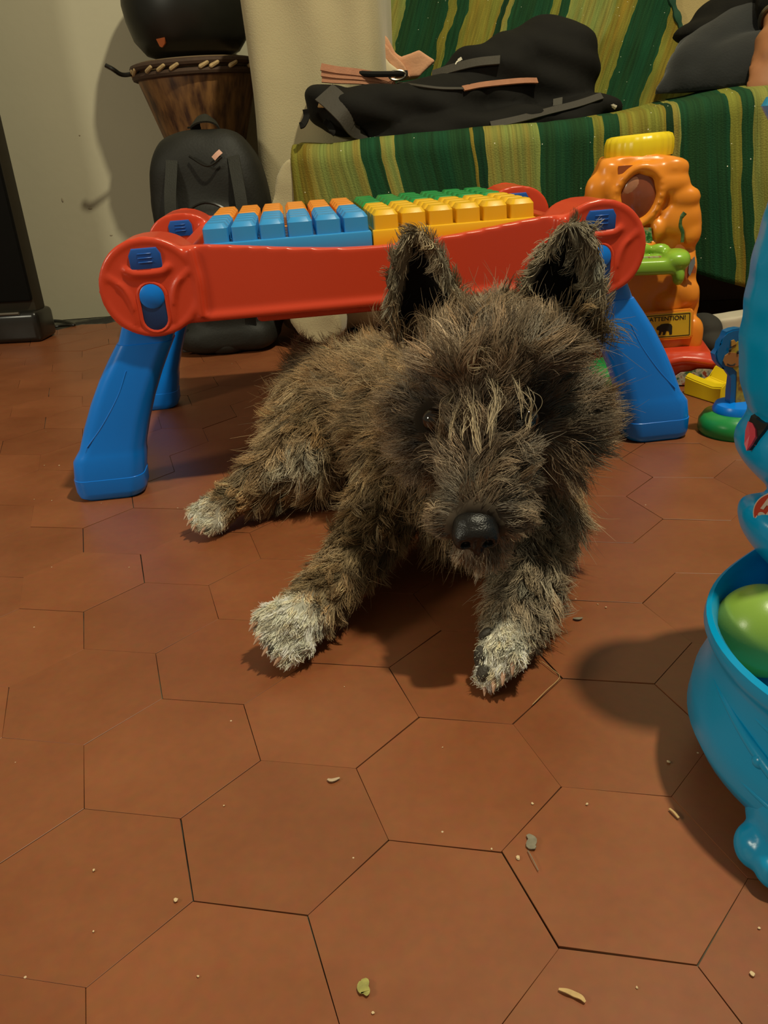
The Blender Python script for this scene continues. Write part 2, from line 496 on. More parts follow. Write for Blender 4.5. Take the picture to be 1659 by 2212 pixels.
def blanket_material():
    m, nt, b = new_mat('striped_throw')
    uv = nd(nt, 'ShaderNodeUVMap'); uv.uv_map = 'weave'
    sep = nd(nt, 'ShaderNodeSeparateXYZ'); nt.links.new(uv.outputs['UV'], sep.inputs[0])
    # slight wander of the stripe edges
    nz = nd(nt, 'ShaderNodeTexNoise', Scale=9.0, Detail=2.0); nt.links.new(uv.outputs['UV'], nz.inputs['Vector'])
    ma = nd(nt, 'ShaderNodeMath', operation='MULTIPLY_ADD'); ma.inputs[1].default_value = 0.022
    nt.links.new(nz.outputs['Fac'], ma.inputs[0]); nt.links.new(sep.outputs['X'], ma.inputs[2])
    # fit range -0.15..1.25 m to 0..1
    mr = nd(nt, 'ShaderNodeMapRange'); mr.inputs['From Min'].default_value = -0.15; mr.inputs['From Max'].default_value = 1.25
    nt.links.new(ma.outputs[0], mr.inputs['Value'])
    ramp = nd(nt, 'ShaderNodeValToRGB'); ramp.color_ramp.interpolation = 'CONSTANT'
    light, light2, dark, dark2 = (0.195, 0.165, 0.028, 1), (0.205, 0.205, 0.055, 1), (0.010, 0.050, 0.022, 1), (0.007, 0.034, 0.017, 1)
    edges = [(500, light), (680, light2), (804, dark), (840, light2), (872, dark), (1035, light), (1040, dark2), (1064, light2), (1185, dark), (1294, light),
             (1318, dark), (1345, light), (1440, dark2), (1455, light2), (1475, dark), (1578, light), (1600, dark), (1620, light2), (1740, light), (1800, dark), (1900, light)]
    els = ramp.color_ramp.elements
    first = True
    for u, c in edges:
        X = on_front(u, 400).x
        t = (X + 0.011 + 0.15) / 1.40
        if first:
            els[0].position, els[0].color = 0.0, c; els[1].position, els[1].color = 0.999, light; first = False
        elif 0 < t < 0.995:
            e = els.new(t); e.color = c
    nt.links.new(mr.outputs['Result'], ramp.inputs['Fac'])
    # streaks along the warp
    mp = nd(nt, 'ShaderNodeMapping'); mp.inputs['Scale'].default_value = (260, 6, 1); nt.links.new(uv.outputs['UV'], mp.inputs['Vector'])
    st = nd(nt, 'ShaderNodeTexNoise', Scale=1.0, Detail=4.0); nt.links.new(mp.outputs[0], st.inputs['Vector'])
    mx = nd(nt, 'ShaderNodeMix', data_type='RGBA', blend_type='OVERLAY'); mx.inputs['Factor'].default_value = 0.75
    nt.links.new(ramp.outputs['Color'], mx.inputs['A']); nt.links.new(st.outputs['Fac'], mx.inputs['B'])
    # broad ochre bands inside the light stripes
    mp3 = nd(nt, 'ShaderNodeMapping'); mp3.inputs['Scale'].default_value = (45, 1.5, 1); nt.links.new(uv.outputs['UV'], mp3.inputs['Vector'])
    s3 = nd(nt, 'ShaderNodeTexNoise', Scale=1.0, Detail=2.0); nt.links.new(mp3.outputs[0], s3.inputs['Vector'])
    m3 = nd(nt, 'ShaderNodeMix', data_type='RGBA', blend_type='SOFT_LIGHT'); m3.inputs['Factor'].default_value = 0.55
    r3_ = nd(nt, 'ShaderNodeValToRGB'); r3_.color_ramp.elements[0].color = (0.72, 0.45, 0.2, 1); r3_.color_ramp.elements[1].color = (0.4, 0.62, 0.5, 1)
    r3_.color_ramp.elements[0].position = 0.38; r3_.color_ramp.elements[1].position = 0.6
    nt.links.new(s3.outputs['Fac'], r3_.inputs['Fac']); nt.links.new(mx.outputs['Result'], m3.inputs['A']); nt.links.new(r3_.outputs['Color'], m3.inputs['B'])
    # glints of the glitter thread, painted into the base colour as pale dots
    vo = nd(nt, 'ShaderNodeTexVoronoi', Scale=150.0); nt.links.new(uv.outputs['UV'], vo.inputs['Vector'])
    lt = nd(nt, 'ShaderNodeMath', operation='LESS_THAN'); lt.inputs[1].default_value = 0.13; nt.links.new(vo.outputs['Distance'], lt.inputs[0])
    sc = nd(nt, 'ShaderNodeSeparateColor'); nt.links.new(vo.outputs['Color'], sc.inputs['Color'])
    gt = nd(nt, 'ShaderNodeMath', operation='GREATER_THAN'); gt.inputs[1].default_value = 0.945; nt.links.new(sc.outputs['Red'], gt.inputs[0])
    mu = nd(nt, 'ShaderNodeMath', operation='MULTIPLY'); nt.links.new(lt.outputs[0], mu.inputs[0]); nt.links.new(gt.outputs[0], mu.inputs[1])
    gl = nd(nt, 'ShaderNodeMix', data_type='RGBA'); gl.inputs['B'].default_value = (0.85, 0.82, 0.62, 1)
    nt.links.new(m3.outputs['Result'], gl.inputs['A']); nt.links.new(mu.outputs[0], gl.inputs['Factor'])
    nt.links.new(gl.outputs['Result'], b.inputs['Base Color'])
    b.inputs['Roughness'].default_value = 0.85; b.inputs['Specular IOR Level'].default_value = 0.15
    bn = nd(nt, 'ShaderNodeTexNoise', Scale=420.0, Detail=2.0); nt.links.new(uv.outputs['UV'], bn.inputs['Vector'])
    bp = nd(nt, 'ShaderNodeBump', Strength=0.5, Distance=0.002); nt.links.new(bn.outputs['Fac'], bp.inputs['Height']); nt.links.new(bp.outputs['Normal'], b.inputs['Normal'])
    return m
M_BLANKET = blanket_material()
blanket = thing('sofa_blanket', 'green and olive striped throw with glitter thread draped over the sofa', 'blanket', SOFA, SA)

def sheet(name, fn, nu, nv, parent, mat, thick=0.004, uvfn=None):
    """A cloth sheet fn(i/nu, j/nv) -> (point, (u, v)) with thickness."""
    bm = bmesh.new(); uvl = bm.loops.layers.uv.new('weave')
    grid = [[None] * (nv + 1) for _ in range(nu + 1)]; uvs = {}
    for i in range(nu + 1):
        for j in range(nv + 1):
            p, uv = fn(i / nu, j / nv)
            grid[i][j] = bm.verts.new(p); uvs[grid[i][j]] = uv
    for i in range(nu):
        for j in range(nv):
            f = bm.faces.new((grid[i][j], grid[i + 1][j], grid[i + 1][j + 1], grid[i][j + 1]))
            for l in f.loops:
                l[uvl].uv = uvs[l.vert]
    o = obj(name, bm, mat, parent, smooth=True, angle=0)
    md = o.modifiers.new('thickness', 'SOLIDIFY'); md.thickness = thick; md.offset = 0
    return o

XL = on_front(628, 400).x
XR = 1.05
def hang_z(X):
    a_, b2, c_ = on_front(700, 447), on_front(1190, 445), on_front(1600, 620)
    if X < b2.x:
        t = (X - a_.x) / (b2.x - a_.x)
        return a_.z + (b2.z - a_.z) * t
    t = min(1.25, (X - b2.x) / (c_.x - b2.x))
    return b2.z + (c_.z - b2.z) * t ** 0.8
def seat_top(X, Y):
    z = 0.343
    z += 0.040 * math.exp(-((X - 0.78) / 0.20) ** 2) * math.exp(-((Y - 0.12) / 0.16) ** 2)
    z -= 0.006 * math.exp(-((X - 0.06) / 0.08) ** 2)
    return z
def seat_fn(s, t):
    X = XL + (XR - XL) * s
    hz = hang_z(X)
    Lseat, R_ = 0.36, 0.03
    arc = R_ * math.pi / 2
    top = seat_top(X, 0.03)
    Lh = top - R_ - hz
    tot = Lseat + arc + Lh
    d = t * tot
    edge = 0.012 * math.exp(-((X - XL) / 0.03) ** 2)
    if d < Lseat:
        Y = 0.03 - 0.014 + R_ + (Lseat - d) - 0.016
        z = seat_top(X, Y)
        p = Vector((X, Y, z + 0.003 * noise.noise(Vector((X * 18, Y * 18, 0)))))
    elif d < Lseat + arc:
        a = (d - Lseat) / R_
        p = Vector((X, R_ - 0.014 - R_ * math.sin(a), top - R_ + R_ * math.cos(a)))
    else:
        q = d - Lseat - arc
        f = q / max(Lh, 1e-3)
        p = Vector((X + 0.012 * f * math.sin(X * 9), -0.014 - 0.006 * f * math.sin(X * 48 + 2 * noise.noise(Vector((X * 7, 0, 0)))) - 0.004 * f, top - R_ - q))
    p.y += edge * 1.8
    return p, (X - 0.10 * max(0, (Lseat - d)) + 0.02 * math.sin(d * 6), d)
sheet('seat_drape', seat_fn, 150, 70, blanket, M_BLANKET)

# part that lies over the backrest; stripes shifted as in the photograph
def on_back(u, v):
    return SL(at(u, v, 1.84))
SHIFT = on_front(1185, 400).x - on_back(827, 36).x
def back_fn(s, t):
    z = 0.345 + 0.42 * (1 - t)
    pl, pr = on_back(780, 0).x, on_back(1330, 0).x + (0.74 - z) * 0.42
    X = pl + (pr - pl) * s
    Y = 0.344 + 0.148 * (z - 0.345) - 0.014 + 0.004 * math.sin(X * 40) - 0.02 * t ** 6
    Y += 0.03 * math.exp(-((s - 1.0) / 0.06) ** 2) * math.sin(t * 9) * 0.3
    return Vector((X, Y - 0.006, z)), (X + SHIFT - (1 - t) * 0.10 + 0.03 * t * t, t)
o = sheet('back_drape', back_fn, 110, 50, blanket, M_BLANKET)
# scalloped border along its free edge
bm = bmesh.new()
add_tube(bm, [back_fn(1.0, k / 59)[0] + Vector((0.001, -0.003, 0)) for k in range(60)], [0.0042 + 0.0028 * (1 if k % 4 < 2 else 0) for k in range(60)], seg=8, flat=0.6, up=(0, 1, 0))
M_BORDER = plain('dark_green_border', (0.010, 0.058, 0.026, 1), rough=0.85, var=0.5, scale=120)
obj('border', bm, M_BORDER, blanket)

# ------------------------------------------------------------------ loudspeaker and cable
M_BLACKBOX = plain('black_speaker_cloth', (0.004, 0.004, 0.0035, 1), rough=0.8, spec=0.12)
M_SPSIDE = plain('dark_speaker_side', (0.030, 0.026, 0.016, 1), rough=0.6, spec=0.3)
M_GLOSS = plain('black_gloss_trim', (0.012, 0.012, 0.010, 1), rough=0.25, spec=0.5)
p0 = on_floor(90, 738)
spk = thing('loudspeaker', 'tall slim black loudspeaker standing by the wall at the left edge', 'loudspeaker', (p0.x, p0.y, 0), math.radians(-6))
bm = bmesh.new(); add_box(bm, (-0.125, 0.032, 0.56), (0.25, 0.044, 1.0), bevel=0.006); obj('cabinet', bm, M_SPSIDE, spk)
bm = bmesh.new(); add_box(bm, (-0.1255, 0.004, 0.57), (0.248, 0.014, 0.97), bevel=0.004); obj('front_grille', bm, M_BLACKBOX, spk)
bm = bmesh.new(); add_box(bm, (-0.123, 0.033, 0.032), (0.256, 0.080, 0.064), bevel=0.012, seg=3); obj('plinth', bm, M_GLOSS, spk)
bm = bmesh.new(); add_tube(bm, [(-0.030, -0.008, 0.062), (-0.24, -0.008, 0.062)], 0.003, seg=8); obj('plinth_highlight', bm, plain('highlight_grey', (0.09, 0.08, 0.06, 1), rough=0.3), spk)  # grey tube paints the highlight along the plinth edge
bm = bmesh.new()
loop = [on_floor(78, 704), on_floor(100, 693.5), on_floor(128, 696), on_floor(152, 700), on_floor(162, 704), on_floor(150, 706), on_floor(124, 708), on_floor(88, 716)]
loop = [Vector((p.x, min(p.y, 1.99), 0.0032)) for p in loop]
add_tube(bm, smooth_path(loop, 6), 0.0030, seg=8)
cable = tag(obj('speaker_cable', bm, M_GLOSS), 'thin black cable looped on the floor beside the loudspeaker', 'cable')

# ------------------------------------------------------------------ wooden drum with things on it
def wood_material():
    m, nt, b = new_mat('streaked_drum_wood')
    tc = nd(nt, 'ShaderNodeTexCoord'); mp = nd(nt, 'ShaderNodeMapping'); mp.inputs['Scale'].default_value = (70, 70, 3)
    nt.links.new(tc.outputs['Object'], mp.inputs['Vector'])
    nz = nd(nt, 'ShaderNodeTexNoise', Scale=1.0, Detail=5.0); nt.links.new(mp.outputs[0], nz.inputs['Vector'])
    r = nd(nt, 'ShaderNodeValToRGB'); e = r.color_ramp.elements
    e[0].position, e[0].color = 0.34, (0.040, 0.013, 0.005, 1); e[1].position, e[1].color = 0.62, (0.20, 0.092, 0.027, 1)
    nt.links.new(nz.outputs['Fac'], r.inputs['Fac']); nt.links.new(r.outputs['Color'], b.inputs['Base Color'])
    b.inputs['Roughness'].default_value = 0.5
    return m
drum = thing('goblet_drum', 'brown wooden goblet drum with rope rim standing between wall and sofa', 'drum', (-0.305, 1.872, 0))
bm = bmesh.new()
add_lathe(bm, [(0.075, 0.0), (0.078, 0.02), (0.055, 0.12), (0.047, 0.20), (0.055, 0.27), (0.075, 0.34), (0.100, 0.42), (0.117, 0.475), (0.117, 0.485)], seg=40)
obj('shell', bm, wood_material(), drum)
M_ROPE = plain('dark_rope', (0.05, 0.026, 0.012, 1), rough=0.8, var=0.5, scale=90)
for z, r in ((0.478, 0.120), (0.494, 0.122)):
    bm = bmesh.new()
    add_tube(bm, [(r * math.cos(t), r * math.sin(t), z) for t in [2 * math.pi * k / 48 for k in range(49)]], 0.0065, seg=8); obj('rope_ring', bm, M_ROPE, drum)
M_PALEROPE = plain('pale_rope_knots', (0.40, 0.30, 0.15, 1), rough=0.8, var=0.4, scale=160)
for k in range(22):
    t = 2 * math.pi * (k + 0.3 * math.sin(k * 2.3)) / 22
    bm = bmesh.new()
    add_capsule(bm, (0.1255 * math.cos(t), 0.1255 * math.sin(t), 0.484), (0.1262 * math.cos(t + 0.10), 0.1262 * math.sin(t + 0.10), 0.490), 0.0042, 0.0038, seg=8, hemi=3); obj('rope_knot', bm, M_PALEROPE, drum)
bm = bmesh.new(); add_lathe(bm, [(0.112, 0.486), (0.112, 0.503), (0.0, 0.505)], seg=40, cap=False); obj('drum_skin', bm, plain('drum_skin', (0.20, 0.14, 0.07, 1), rough=0.6), drum)
LD = local(drum)
bm = bmesh.new(); add_tube(bm, smooth_path([LD(at(228, 141, 1.80)), LD(at(244, 150, 1.80)), LD(at(262, 161, 1.815)), LD(at(282, 160, 1.825)), LD(at(300, 150, 1.83))], 5), [0.0042] * 21, seg=8)
obj('strap_end', bm, M_GLOSS, drum)

helm = thing('glossy_case', 'rounded glossy black case with small orange mark resting on the wooden drum', 'case', (-0.305, 1.868, 0.506))
M_BLACKSHELL = plain('black_shell', (0.009, 0.010, 0.008, 1), rough=0.42, spec=0.4, var=0.3)
bm = bmesh.new(); add_lathe(bm, [(0.060, 0.0), (0.090, 0.010), (0.110, 0.035), (0.120, 0.068), (0.1235, 0.095), (0.1215, 0.112)], seg=44); obj('lower_shell', bm, M_BLACKSHELL, helm)
bm = bmesh.new(); add_lathe(bm, [(0.1215, 0.1125), (0.1265, 0.116), (0.1265, 0.128), (0.118, 0.160), (0.095, 0.200), (0.055, 0.225), (0.004, 0.232)], seg=44); obj('lid', bm, plain('black_lid', (0.008, 0.008, 0.007, 1), rough=0.5), helm)
LH = local(helm)
def onto_shell(u, v):
    # nearest point of the shell's side seen at that pixel
    o_, d_ = LH((0, 0, H)), (LH(at(u, v, 1.0)) - LH((0, 0, H))).normalized()
    t = 1.2
    for _ in range(400):
        p = o_ + d_ * t
        rr = 0.090 + (0.123 - 0.090) * min(1, max(0, (p.z - 0.010) / 0.07)) ** 0.6
        if math.hypot(p.x, p.y) < rr:
            break
        t += 0.002
    return p
bm = bmesh.new()
tri = [onto_shell(u, v) for u, v in ((339, 84), (357, 80), (358, 93), (352, 102), (347, 100))]
cen = sum(tri, Vector()) / len(tri)
nrm = Vector((cen.x, cen.y, -0.02)).normalized()
a = ring_verts(bm, [p + nrm * 0.003 for p in tri]); b_ = ring_verts(bm, [p - nrm * 0.003 for p in tri]); bridge(bm, a, b_); bm.faces.new(a); bm.faces.new(list(reversed(b_)))
obj('orange_mark', bm, plain('orange_print', (0.55, 0.16, 0.05, 1), rough=0.5), helm)

# ------------------------------------------------------------------ black backpack on the floor
M_NYLON = plain('black_nylon', (0.013, 0.0135, 0.011, 1), rough=0.62, spec=0.35, var=0.35, scale=30, bump=0.2, bscale=260)
M_NYLON2 = plain('black_webbing', (0.020, 0.021, 0.016, 1), rough=0.6, spec=0.3, var=0.25, bump=0.3, bscale=500)
M_BLACK = plain('deep_black_cloth', (0.0075, 0.0072, 0.006, 1), rough=0.85, spec=0.2, var=0.3, scale=25, bump=0.2, bscale=200)
pk = thing('black_backpack', 'black backpack standing on the floor in front of the wooden drum', 'backpack', (-0.262, 1.60, 0))
bm = bmesh.new()
add_ell(bm, (-0.006, 0, 0.19), (0.105, 0.070, 0.185), power=0.55, seg=28, rings=18)
add_ell(bm, (0.004, -0.060, 0.13), (0.072, 0.040, 0.125), power=0.65, seg=24, rings=14)
add_ell(bm, (-0.088, -0.01, 0.11), (0.02, 0.05, 0.08), power=0.7)
add_ell(bm, (0.088, -0.01, 0.11), (0.02, 0.05, 0.08), power=0.7)
add_ell(bm, (0.0, -0.02, 0.03), (0.098, 0.085, 0.03), power=0.6)
sk = fused(bm, 0.006, 5, disp=lambda c: 0.005 * noise.noise(c * 16))
for v_ in sk.vertices:
    v_.co.z = max(0.001, v_.co.z)
link('bag_body', sk, pk, M_NYLON)
bm = bmesh.new(); add_ribbon(bm, smooth_path([(-0.012, 0.0, 0.362), (-0.014, -0.016, 0.385), (0.008, -0.022, 0.392), (0.024, -0.012, 0.382), (0.030, 0.0, 0.362)], 6), 0.026, 0.003, (0, -0.5, 1)); obj('carry_handle', bm, M_NYLON2, pk)
for sx in (-1, 1):
    bm = bmesh.new(); add_ribbon(bm, smooth_path([(sx * 0.052, -0.060, 0.330), (sx * 0.060, -0.092, 0.260), (sx * 0.062, -0.106, 0.170), (sx * 0.060, -0.108, 0.08)], 6), 0.020, 0.004, (0, -1, 0.1)); obj('shoulder_strap', bm, M_NYLON2, pk)
bm = bmesh.new(); add_tube(bm, smooth_path([(-0.055, -0.100, 0.17), (-0.045, -0.100, 0.235), (0, -0.098, 0.262), (0.045, -0.100, 0.235), (0.058, -0.100, 0.17)], 6), 0.0026, seg=6); obj('zipper', bm, M_GLOSS, pk)
bm = bmesh.new(); add_tube(bm, smooth_path([(-0.02, -0.070, 0.335), (0.01, -0.082, 0.318), (0.035, -0.075, 0.330)], 6), 0.002, seg=6); obj('cord', bm, M_GLOSS, pk)
LP = local(pk)
bm = bmesh.new(); add_ribbon(bm, [LP(at(461, 343, 1.53)), LP(at(469, 334, 1.53)), LP(at(477, 327, 1.535))], 0.008, 0.002, (0, -1, 0.2)); obj('pink_tag', bm, plain('pink_print', (0.62, 0.36, 0.28, 1), rough=0.6), pk)
bm = bmesh.new()
add_ell(bm, LP(on_floor(430, 752)) + Vector((0, 0, 0.022)), (0.050, 0.030, 0.024), power=0.75)
add_ell(bm, LP(on_floor(490, 762)) + Vector((0, 0, 0.018)), (0.040, 0.028, 0.020), power=0.85)
add_ell(bm, LP(on_floor(520, 745)) + Vector((0, 0, 0.022)), (0.030, 0.03, 0.024), power=0.85)
fl = fused(bm, 0.004, 4, disp=lambda c: 0.003 * noise.noise(c * 40))
for v_ in fl.vertices:
    v_.co.z = max(0.0008, v_.co.z)
link('waist_belt', fl, pk, M_NYLON)
bm = bmesh.new(); q = LP(on_floor(415, 766)); add_box(bm, q + Vector((0, -0.004, 0.012)), (0.030, 0.008, 0.012), bevel=0.002); obj('buckle', bm, M_GLOSS, pk)

# ------------------------------------------------------------------ black bag lying on the sofa
bag = thing('black_rucksack', 'black rucksack with pinkish brown straps lying on the striped sofa blanket', 'rucksack', (0.20, 1.60, 0.346))
LB = local(bag)
def bp_(u, v, y):
    return LB(at(u, v, y))
bm = bmesh.new()
def lump(u, v, y, r, rot=(0, 0, 0), power=0.85):
    add_ell(bm, bp_(u, v, y), r, rot=rot, power=power)
lump(1180, 170, 1.64, (0.085, 0.085, 0.090), (0, 0.15, 0), 0.7)
lump(1060, 190, 1.63, (0.10, 0.09, 0.075), (0, -0.25, 0), 0.75)
lump(930, 235, 1.59, (0.10, 0.085, 0.048), (0, 0.0, 0), 0.75)
lump(800, 240, 1.57, (0.09, 0.08, 0.040), (0, 0.06, 0), 0.75)
lump(715, 225, 1.57, (0.042, 0.06, 0.034), (0, 0, 0), 0.85)
lump(1000, 286, 1.530, (0.17, 0.05, 0.034), (0, -0.05, 0), 0.8)
lump(1200, 262, 1.56, (0.085, 0.06, 0.030), (0, -0.15, 0), 0.8)
lump(1300, 228, 1.56, (0.030, 0.04, 0.018), (0, 0.2, 0))
sk = fused(bm, 0.005, 6, disp=lambda c: 0.006 * noise.noise(c * 14) + 0.003 * math.sin(c.x * 50 + c.z * 120))
for v_ in sk.vertices:
    v_.co.z = max(0.0, v_.co.z) if v_.co.y > -0.085 else max(-0.03, v_.co.z)
link('bag_body', sk, bag, M_BLACK)
from mathutils.bvhtree import BVHTree
bvh = BVHTree.FromPolygons([v.co for v in sk.vertices], [p.vertices for p in sk.polygons])
def on_bag(u, v, lift=0.002):
    o_ = LB((0, 0, H)); d_ = (LB(at(u, v, 1.0)) - o_).normalized()
    h = bvh.ray_cast(o_, d_)
    if h[0] is None:
        h = bvh.find_nearest(bp_(u, v, 1.58))
    return h[0] - d_ * lift + h[1] * 0.001
M_PINKSTRAP = plain('pinkish_brown_webbing', (0.36, 0.165, 0.09, 1), rough=0.75, var=0.2, scale=80, bump=0.4, bscale=400)
M_GREYWEB = plain('dark_grey_panel', (0.040, 0.036, 0.027, 1), rough=0.75, var=0.2, bump=0.3, bscale=300)
def band(name, pts, width, mat, lift=0.003, th=0.0025, up=(0, -0.8, 0.6)):
    bm = bmesh.new(); add_ribbon(bm, smooth_path([on_bag(u, v, lift) for u, v in pts], 6), width, th, up)
    return obj(name, bm, mat, bag)
# the loose pinkish webbing lying over the left end: three bands
base = [bp_(694, 152, 1.55), bp_(730, 158, 1.55), bp_(780, 163, 1.56), bp_(835, 172, 1.57), bp_(850, 180, 1.57)]
for dz in (0.004, -0.003, -0.010):
    bm = bmesh.new(); add_ribbon(bm, smooth_path([p + Vector((0, -0.004 * (i % 3), dz * (1.25 - i * 0.2))) for i, p in enumerate(base)], 6), [0.011] * 25, 0.003, (0, -1, 0.35)); obj('pink_strap', bm, M_PINKSTRAP, bag)
band('pink_piping', [(1000, 192), (1040, 184), (1090, 178), (1130, 174), (1160, 174)], 0.010, M_PINKSTRAP)
band('seam_piping', [(860, 180), (900, 186), (950, 192), (1000, 192)], 0.004, M_GREYWEB)
band('grey_panel', [(700, 200), (720, 215), (750, 245), (775, 285), (785, 300)], 0.040, M_GREYWEB)
band('side_strap', [(1060, 270), (1120, 258), (1190, 240), (1250, 225), (1300, 208)], 0.012, M_GREYWEB)
band('pocket_fold', [(930, 140), (980, 148), (1030, 135), (1080, 130)], 0.016, M_GREYWEB)
band('lining_patch', [(690, 222), (710, 223), (728, 230)], 0.016, plain('ochre_lining', (0.48, 0.32, 0.14, 1), rough=0.8))
band('pink_edge', [(760, 292), (780, 302), (795, 312)], 0.006, M_PINKSTRAP)
band('white_loop', [(985, 142), (990, 133), (998, 127)], 0.005, plain('white_cord', (0.72, 0.72, 0.62, 1), rough=0.7), up=(1, 0, 0.3))
band('webbing_loop', [(1195, 226), (1215, 222)], 0.018, plain('grey_loop', (0.07, 0.068, 0.055, 1), rough=0.8))
M_STEEL = plain('dark_steel', (0.25, 0.24, 0.20, 1), rough=0.3, metal=1.0)
bm = bmesh.new(); c0 = bp_(858, 163, 1.56)
add_tube(bm, [c0 + Vector((0.014 * math.cos(t), -0.004, 0.007 * math.sin(t))) for t in [2 * math.pi * k / 20 for k in range(21)]], 0.002, seg=6); obj('buckle_ring', bm, M_STEEL, bag)
bm = bmesh.new(); add_tube(bm, smooth_path([bp_(770, 158, 1.555), bp_(800, 160, 1.55), bp_(840, 160, 1.555), bp_(880, 158, 1.56)], 5), 0.0045, seg=8); obj('drawcord', bm, M_BLACK, bag)
for pts in (((660, 236), (662, 252), (655, 268), (648, 272)), ((700, 262), (712, 272), (718, 284), (716, 290))):
    bm = bmesh.new(); add_ribbon(bm, smooth_path([bp_(u, v, 1.49 if k > 1 else 1.51) for k, (u, v) in enumerate(pts)], 5), 0.010, 0.003, (0, -1, 0.5)); obj('loose_strap', bm, M_BLACK, bag)
bm = bmesh.new(); add_tube(bm, smooth_path([bp_(1300, 222, 1.53), bp_(1318, 226, 1.525), bp_(1330, 232, 1.525)], 5), 0.004, seg=8); obj('cord_tip', bm, plain('pale_cord', (0.42, 0.40, 0.32, 1), rough=0.7), bag)

# ------------------------------------------------------------------ folded pink garment behind the bag
gar = thing('folded_garment', 'folded pale pink garment with white lining tucked behind the black rucksack', 'garment', (0.10, 1.70, 0.346))
LG = local(gar)
M_PINKCL = plain('pale_pink_cloth', (0.62, 0.34, 0.20, 1), rough=0.85, var=0.16, scale=18, bump=0.3, bscale=240, sheen=0.2)
M_WHITECL = plain('white_lining_cloth', (0.66, 0.60, 0.42, 1), rough=0.85, var=0.1)
def flat_piece(name, px, y, mat, thick=0.012, lean=0.0, parent=gar, L=LG):
    bm = bmesh.new()
    pts = [L(at(u, v, y)) for u, v in px]
    a = ring_verts(bm, [p + Vector((0, -thick / 2, 0)) for p in pts]); b_ = ring_verts(bm, [p + Vector((0, thick / 2 + lean, 0)) for p in pts])
    bridge(bm, a, b_); bm.faces.new(a); bm.faces.new(list(reversed(b_)))
    me = fused(bm, 0.0025, 4, disp=lambda c: 0.0015 * noise.noise(c * 50))
    return link(name, me, parent, mat)
flat_piece('pink_panel', [(798, 48), (812, 60), (838, 82), (852, 110), (866, 124), (905, 108), (940, 132), (905, 165), (862, 172), (820, 170), (806, 120)], 1.70, M_PINKCL, 0.018, 0.05)
flat_piece('fold', [(808, 76), (826, 88), (850, 118), (872, 140), (888, 168), (868, 168), (842, 140), (815, 108)], 1.686, M_PINKCL, 0.012)
flat_piece('white_lining', [(812, 100), (822, 112), (845, 138), (870, 160), (850, 172), (832, 158), (820, 138)], 1.680, M_WHITECL, 0.008)

# ------------------------------------------------------------------ person sitting cross-legged on the sofa
M_TROUSER = plain('charcoal_trousers', (0.017, 0.018, 0.0175, 1), rough=0.85, spec=0.2, var=0.3, scale=20, bump=0.3, bscale=300, sheen=0.15)
M_SWEATER = plain('black_sweater', (0.008, 0.008, 0.007, 1), rough=0.9, spec=0.15, var=0.3, bump=0.3, bscale=300)
M_SKIN = plain('skin', (0.33, 0.145, 0.062, 1), rough=0.5, spec=0.4, var=0.08, sub=0.1)
M_HAIR = plain('dark_hair', (0.02, 0.013, 0.008, 1), rough=0.5)
per = thing('person', 'person in charcoal trousers and black sweater sitting cross-legged on the sofa, hand in lap', 'person', (0.86, 1.62, 0.38))
LQ = local(per)
K = LQ(at(1440, 208, 1.52)); hipL = Vector((-0.03, 0.09, 0.115)); hipR = Vector((0.13, 0.07, 0.115))
hand0 = LQ(at(1672, 98, 1.45))
# body: one continuous figure
bm = bmesh.new()
add_chain(bm, [(0.05, 0.09, 0.12), (0.05, 0.10, 0.26), (0.05, 0.09, 0.40)], [0.095, 0.085, 0.095])
add_ell(bm, (0.05, 0.09, 0.44), (0.135, 0.07, 0.06))
add_chain(bm, [(0.05, 0.08, 0.48), (0.05, 0.06, 0.56)], [0.040, 0.036])
add_ell(bm, (0.05, 0.035, 0.655), (0.060, 0.075, 0.088))
add_ell(bm, (0.05, -0.042, 0.645), (0.011, 0.014, 0.018))
add_ell(bm, (0.05, -0.028, 0.615), (0.022, 0.010, 0.007))
for sx in (-1, 1):
    add_ell(bm, (0.05 + sx * 0.062, 0.04, 0.65), (0.008, 0.014, 0.022))
# arms and hands with five fingers each
def hand(bm, w, d, side):
    d = d.normalized(); s_, n_ = frame_of(d)
    palm = w + d * 0.035
    add_ell(bm, palm, (0.030, 0.030, 0.030)); add_capsule(bm, w, palm + d * 0.02, 0.018, 0.026)
    for k, L_ in enumerate((0.050, 0.058, 0.054, 0.042)):
        b0 = palm + d * 0.022 + s_ * (k - 1.5) * 0.0145
        b1 = b0 + d * L_ * 0.5 + n_ * 0.004; b2 = b1 + d * L_ * 0.42 - Vector((0, 0, 0.014))
        add_chain(bm, [b0, b1, b2], [0.0082, 0.0078, 0.0066])
    t0 = w + d * 0.018 + s_ * side * 0.022
    add_chain(bm, [t0, t0 + d * 0.022 + s_ * side * 0.018, t0 + d * 0.046 + s_ * side * 0.020], [0.010, 0.009, 0.0075])
shL, shR = Vector((-0.085, 0.09, 0.435)), Vector((0.185, 0.09, 0.435))
elL, elR = Vector((-0.125, 0.02, 0.225)), Vector((0.225, 0.0, 0.21))
wrL = hand0 + Vector((0.012, 0.020, 0.028)); wrR = Vector((0.14, -0.13, 0.13))
add_chain(bm, [shL, elL, wrL], [0.042, 0.034, 0.022]); add_chain(bm, [shR, elR, wrR], [0.042, 0.034, 0.022])
hand(bm, wrL, Vector((-0.35, -0.55, -0.75)), 1); hand(bm, wrR, Vector((-0.6, -0.6, -0.3)), -1)
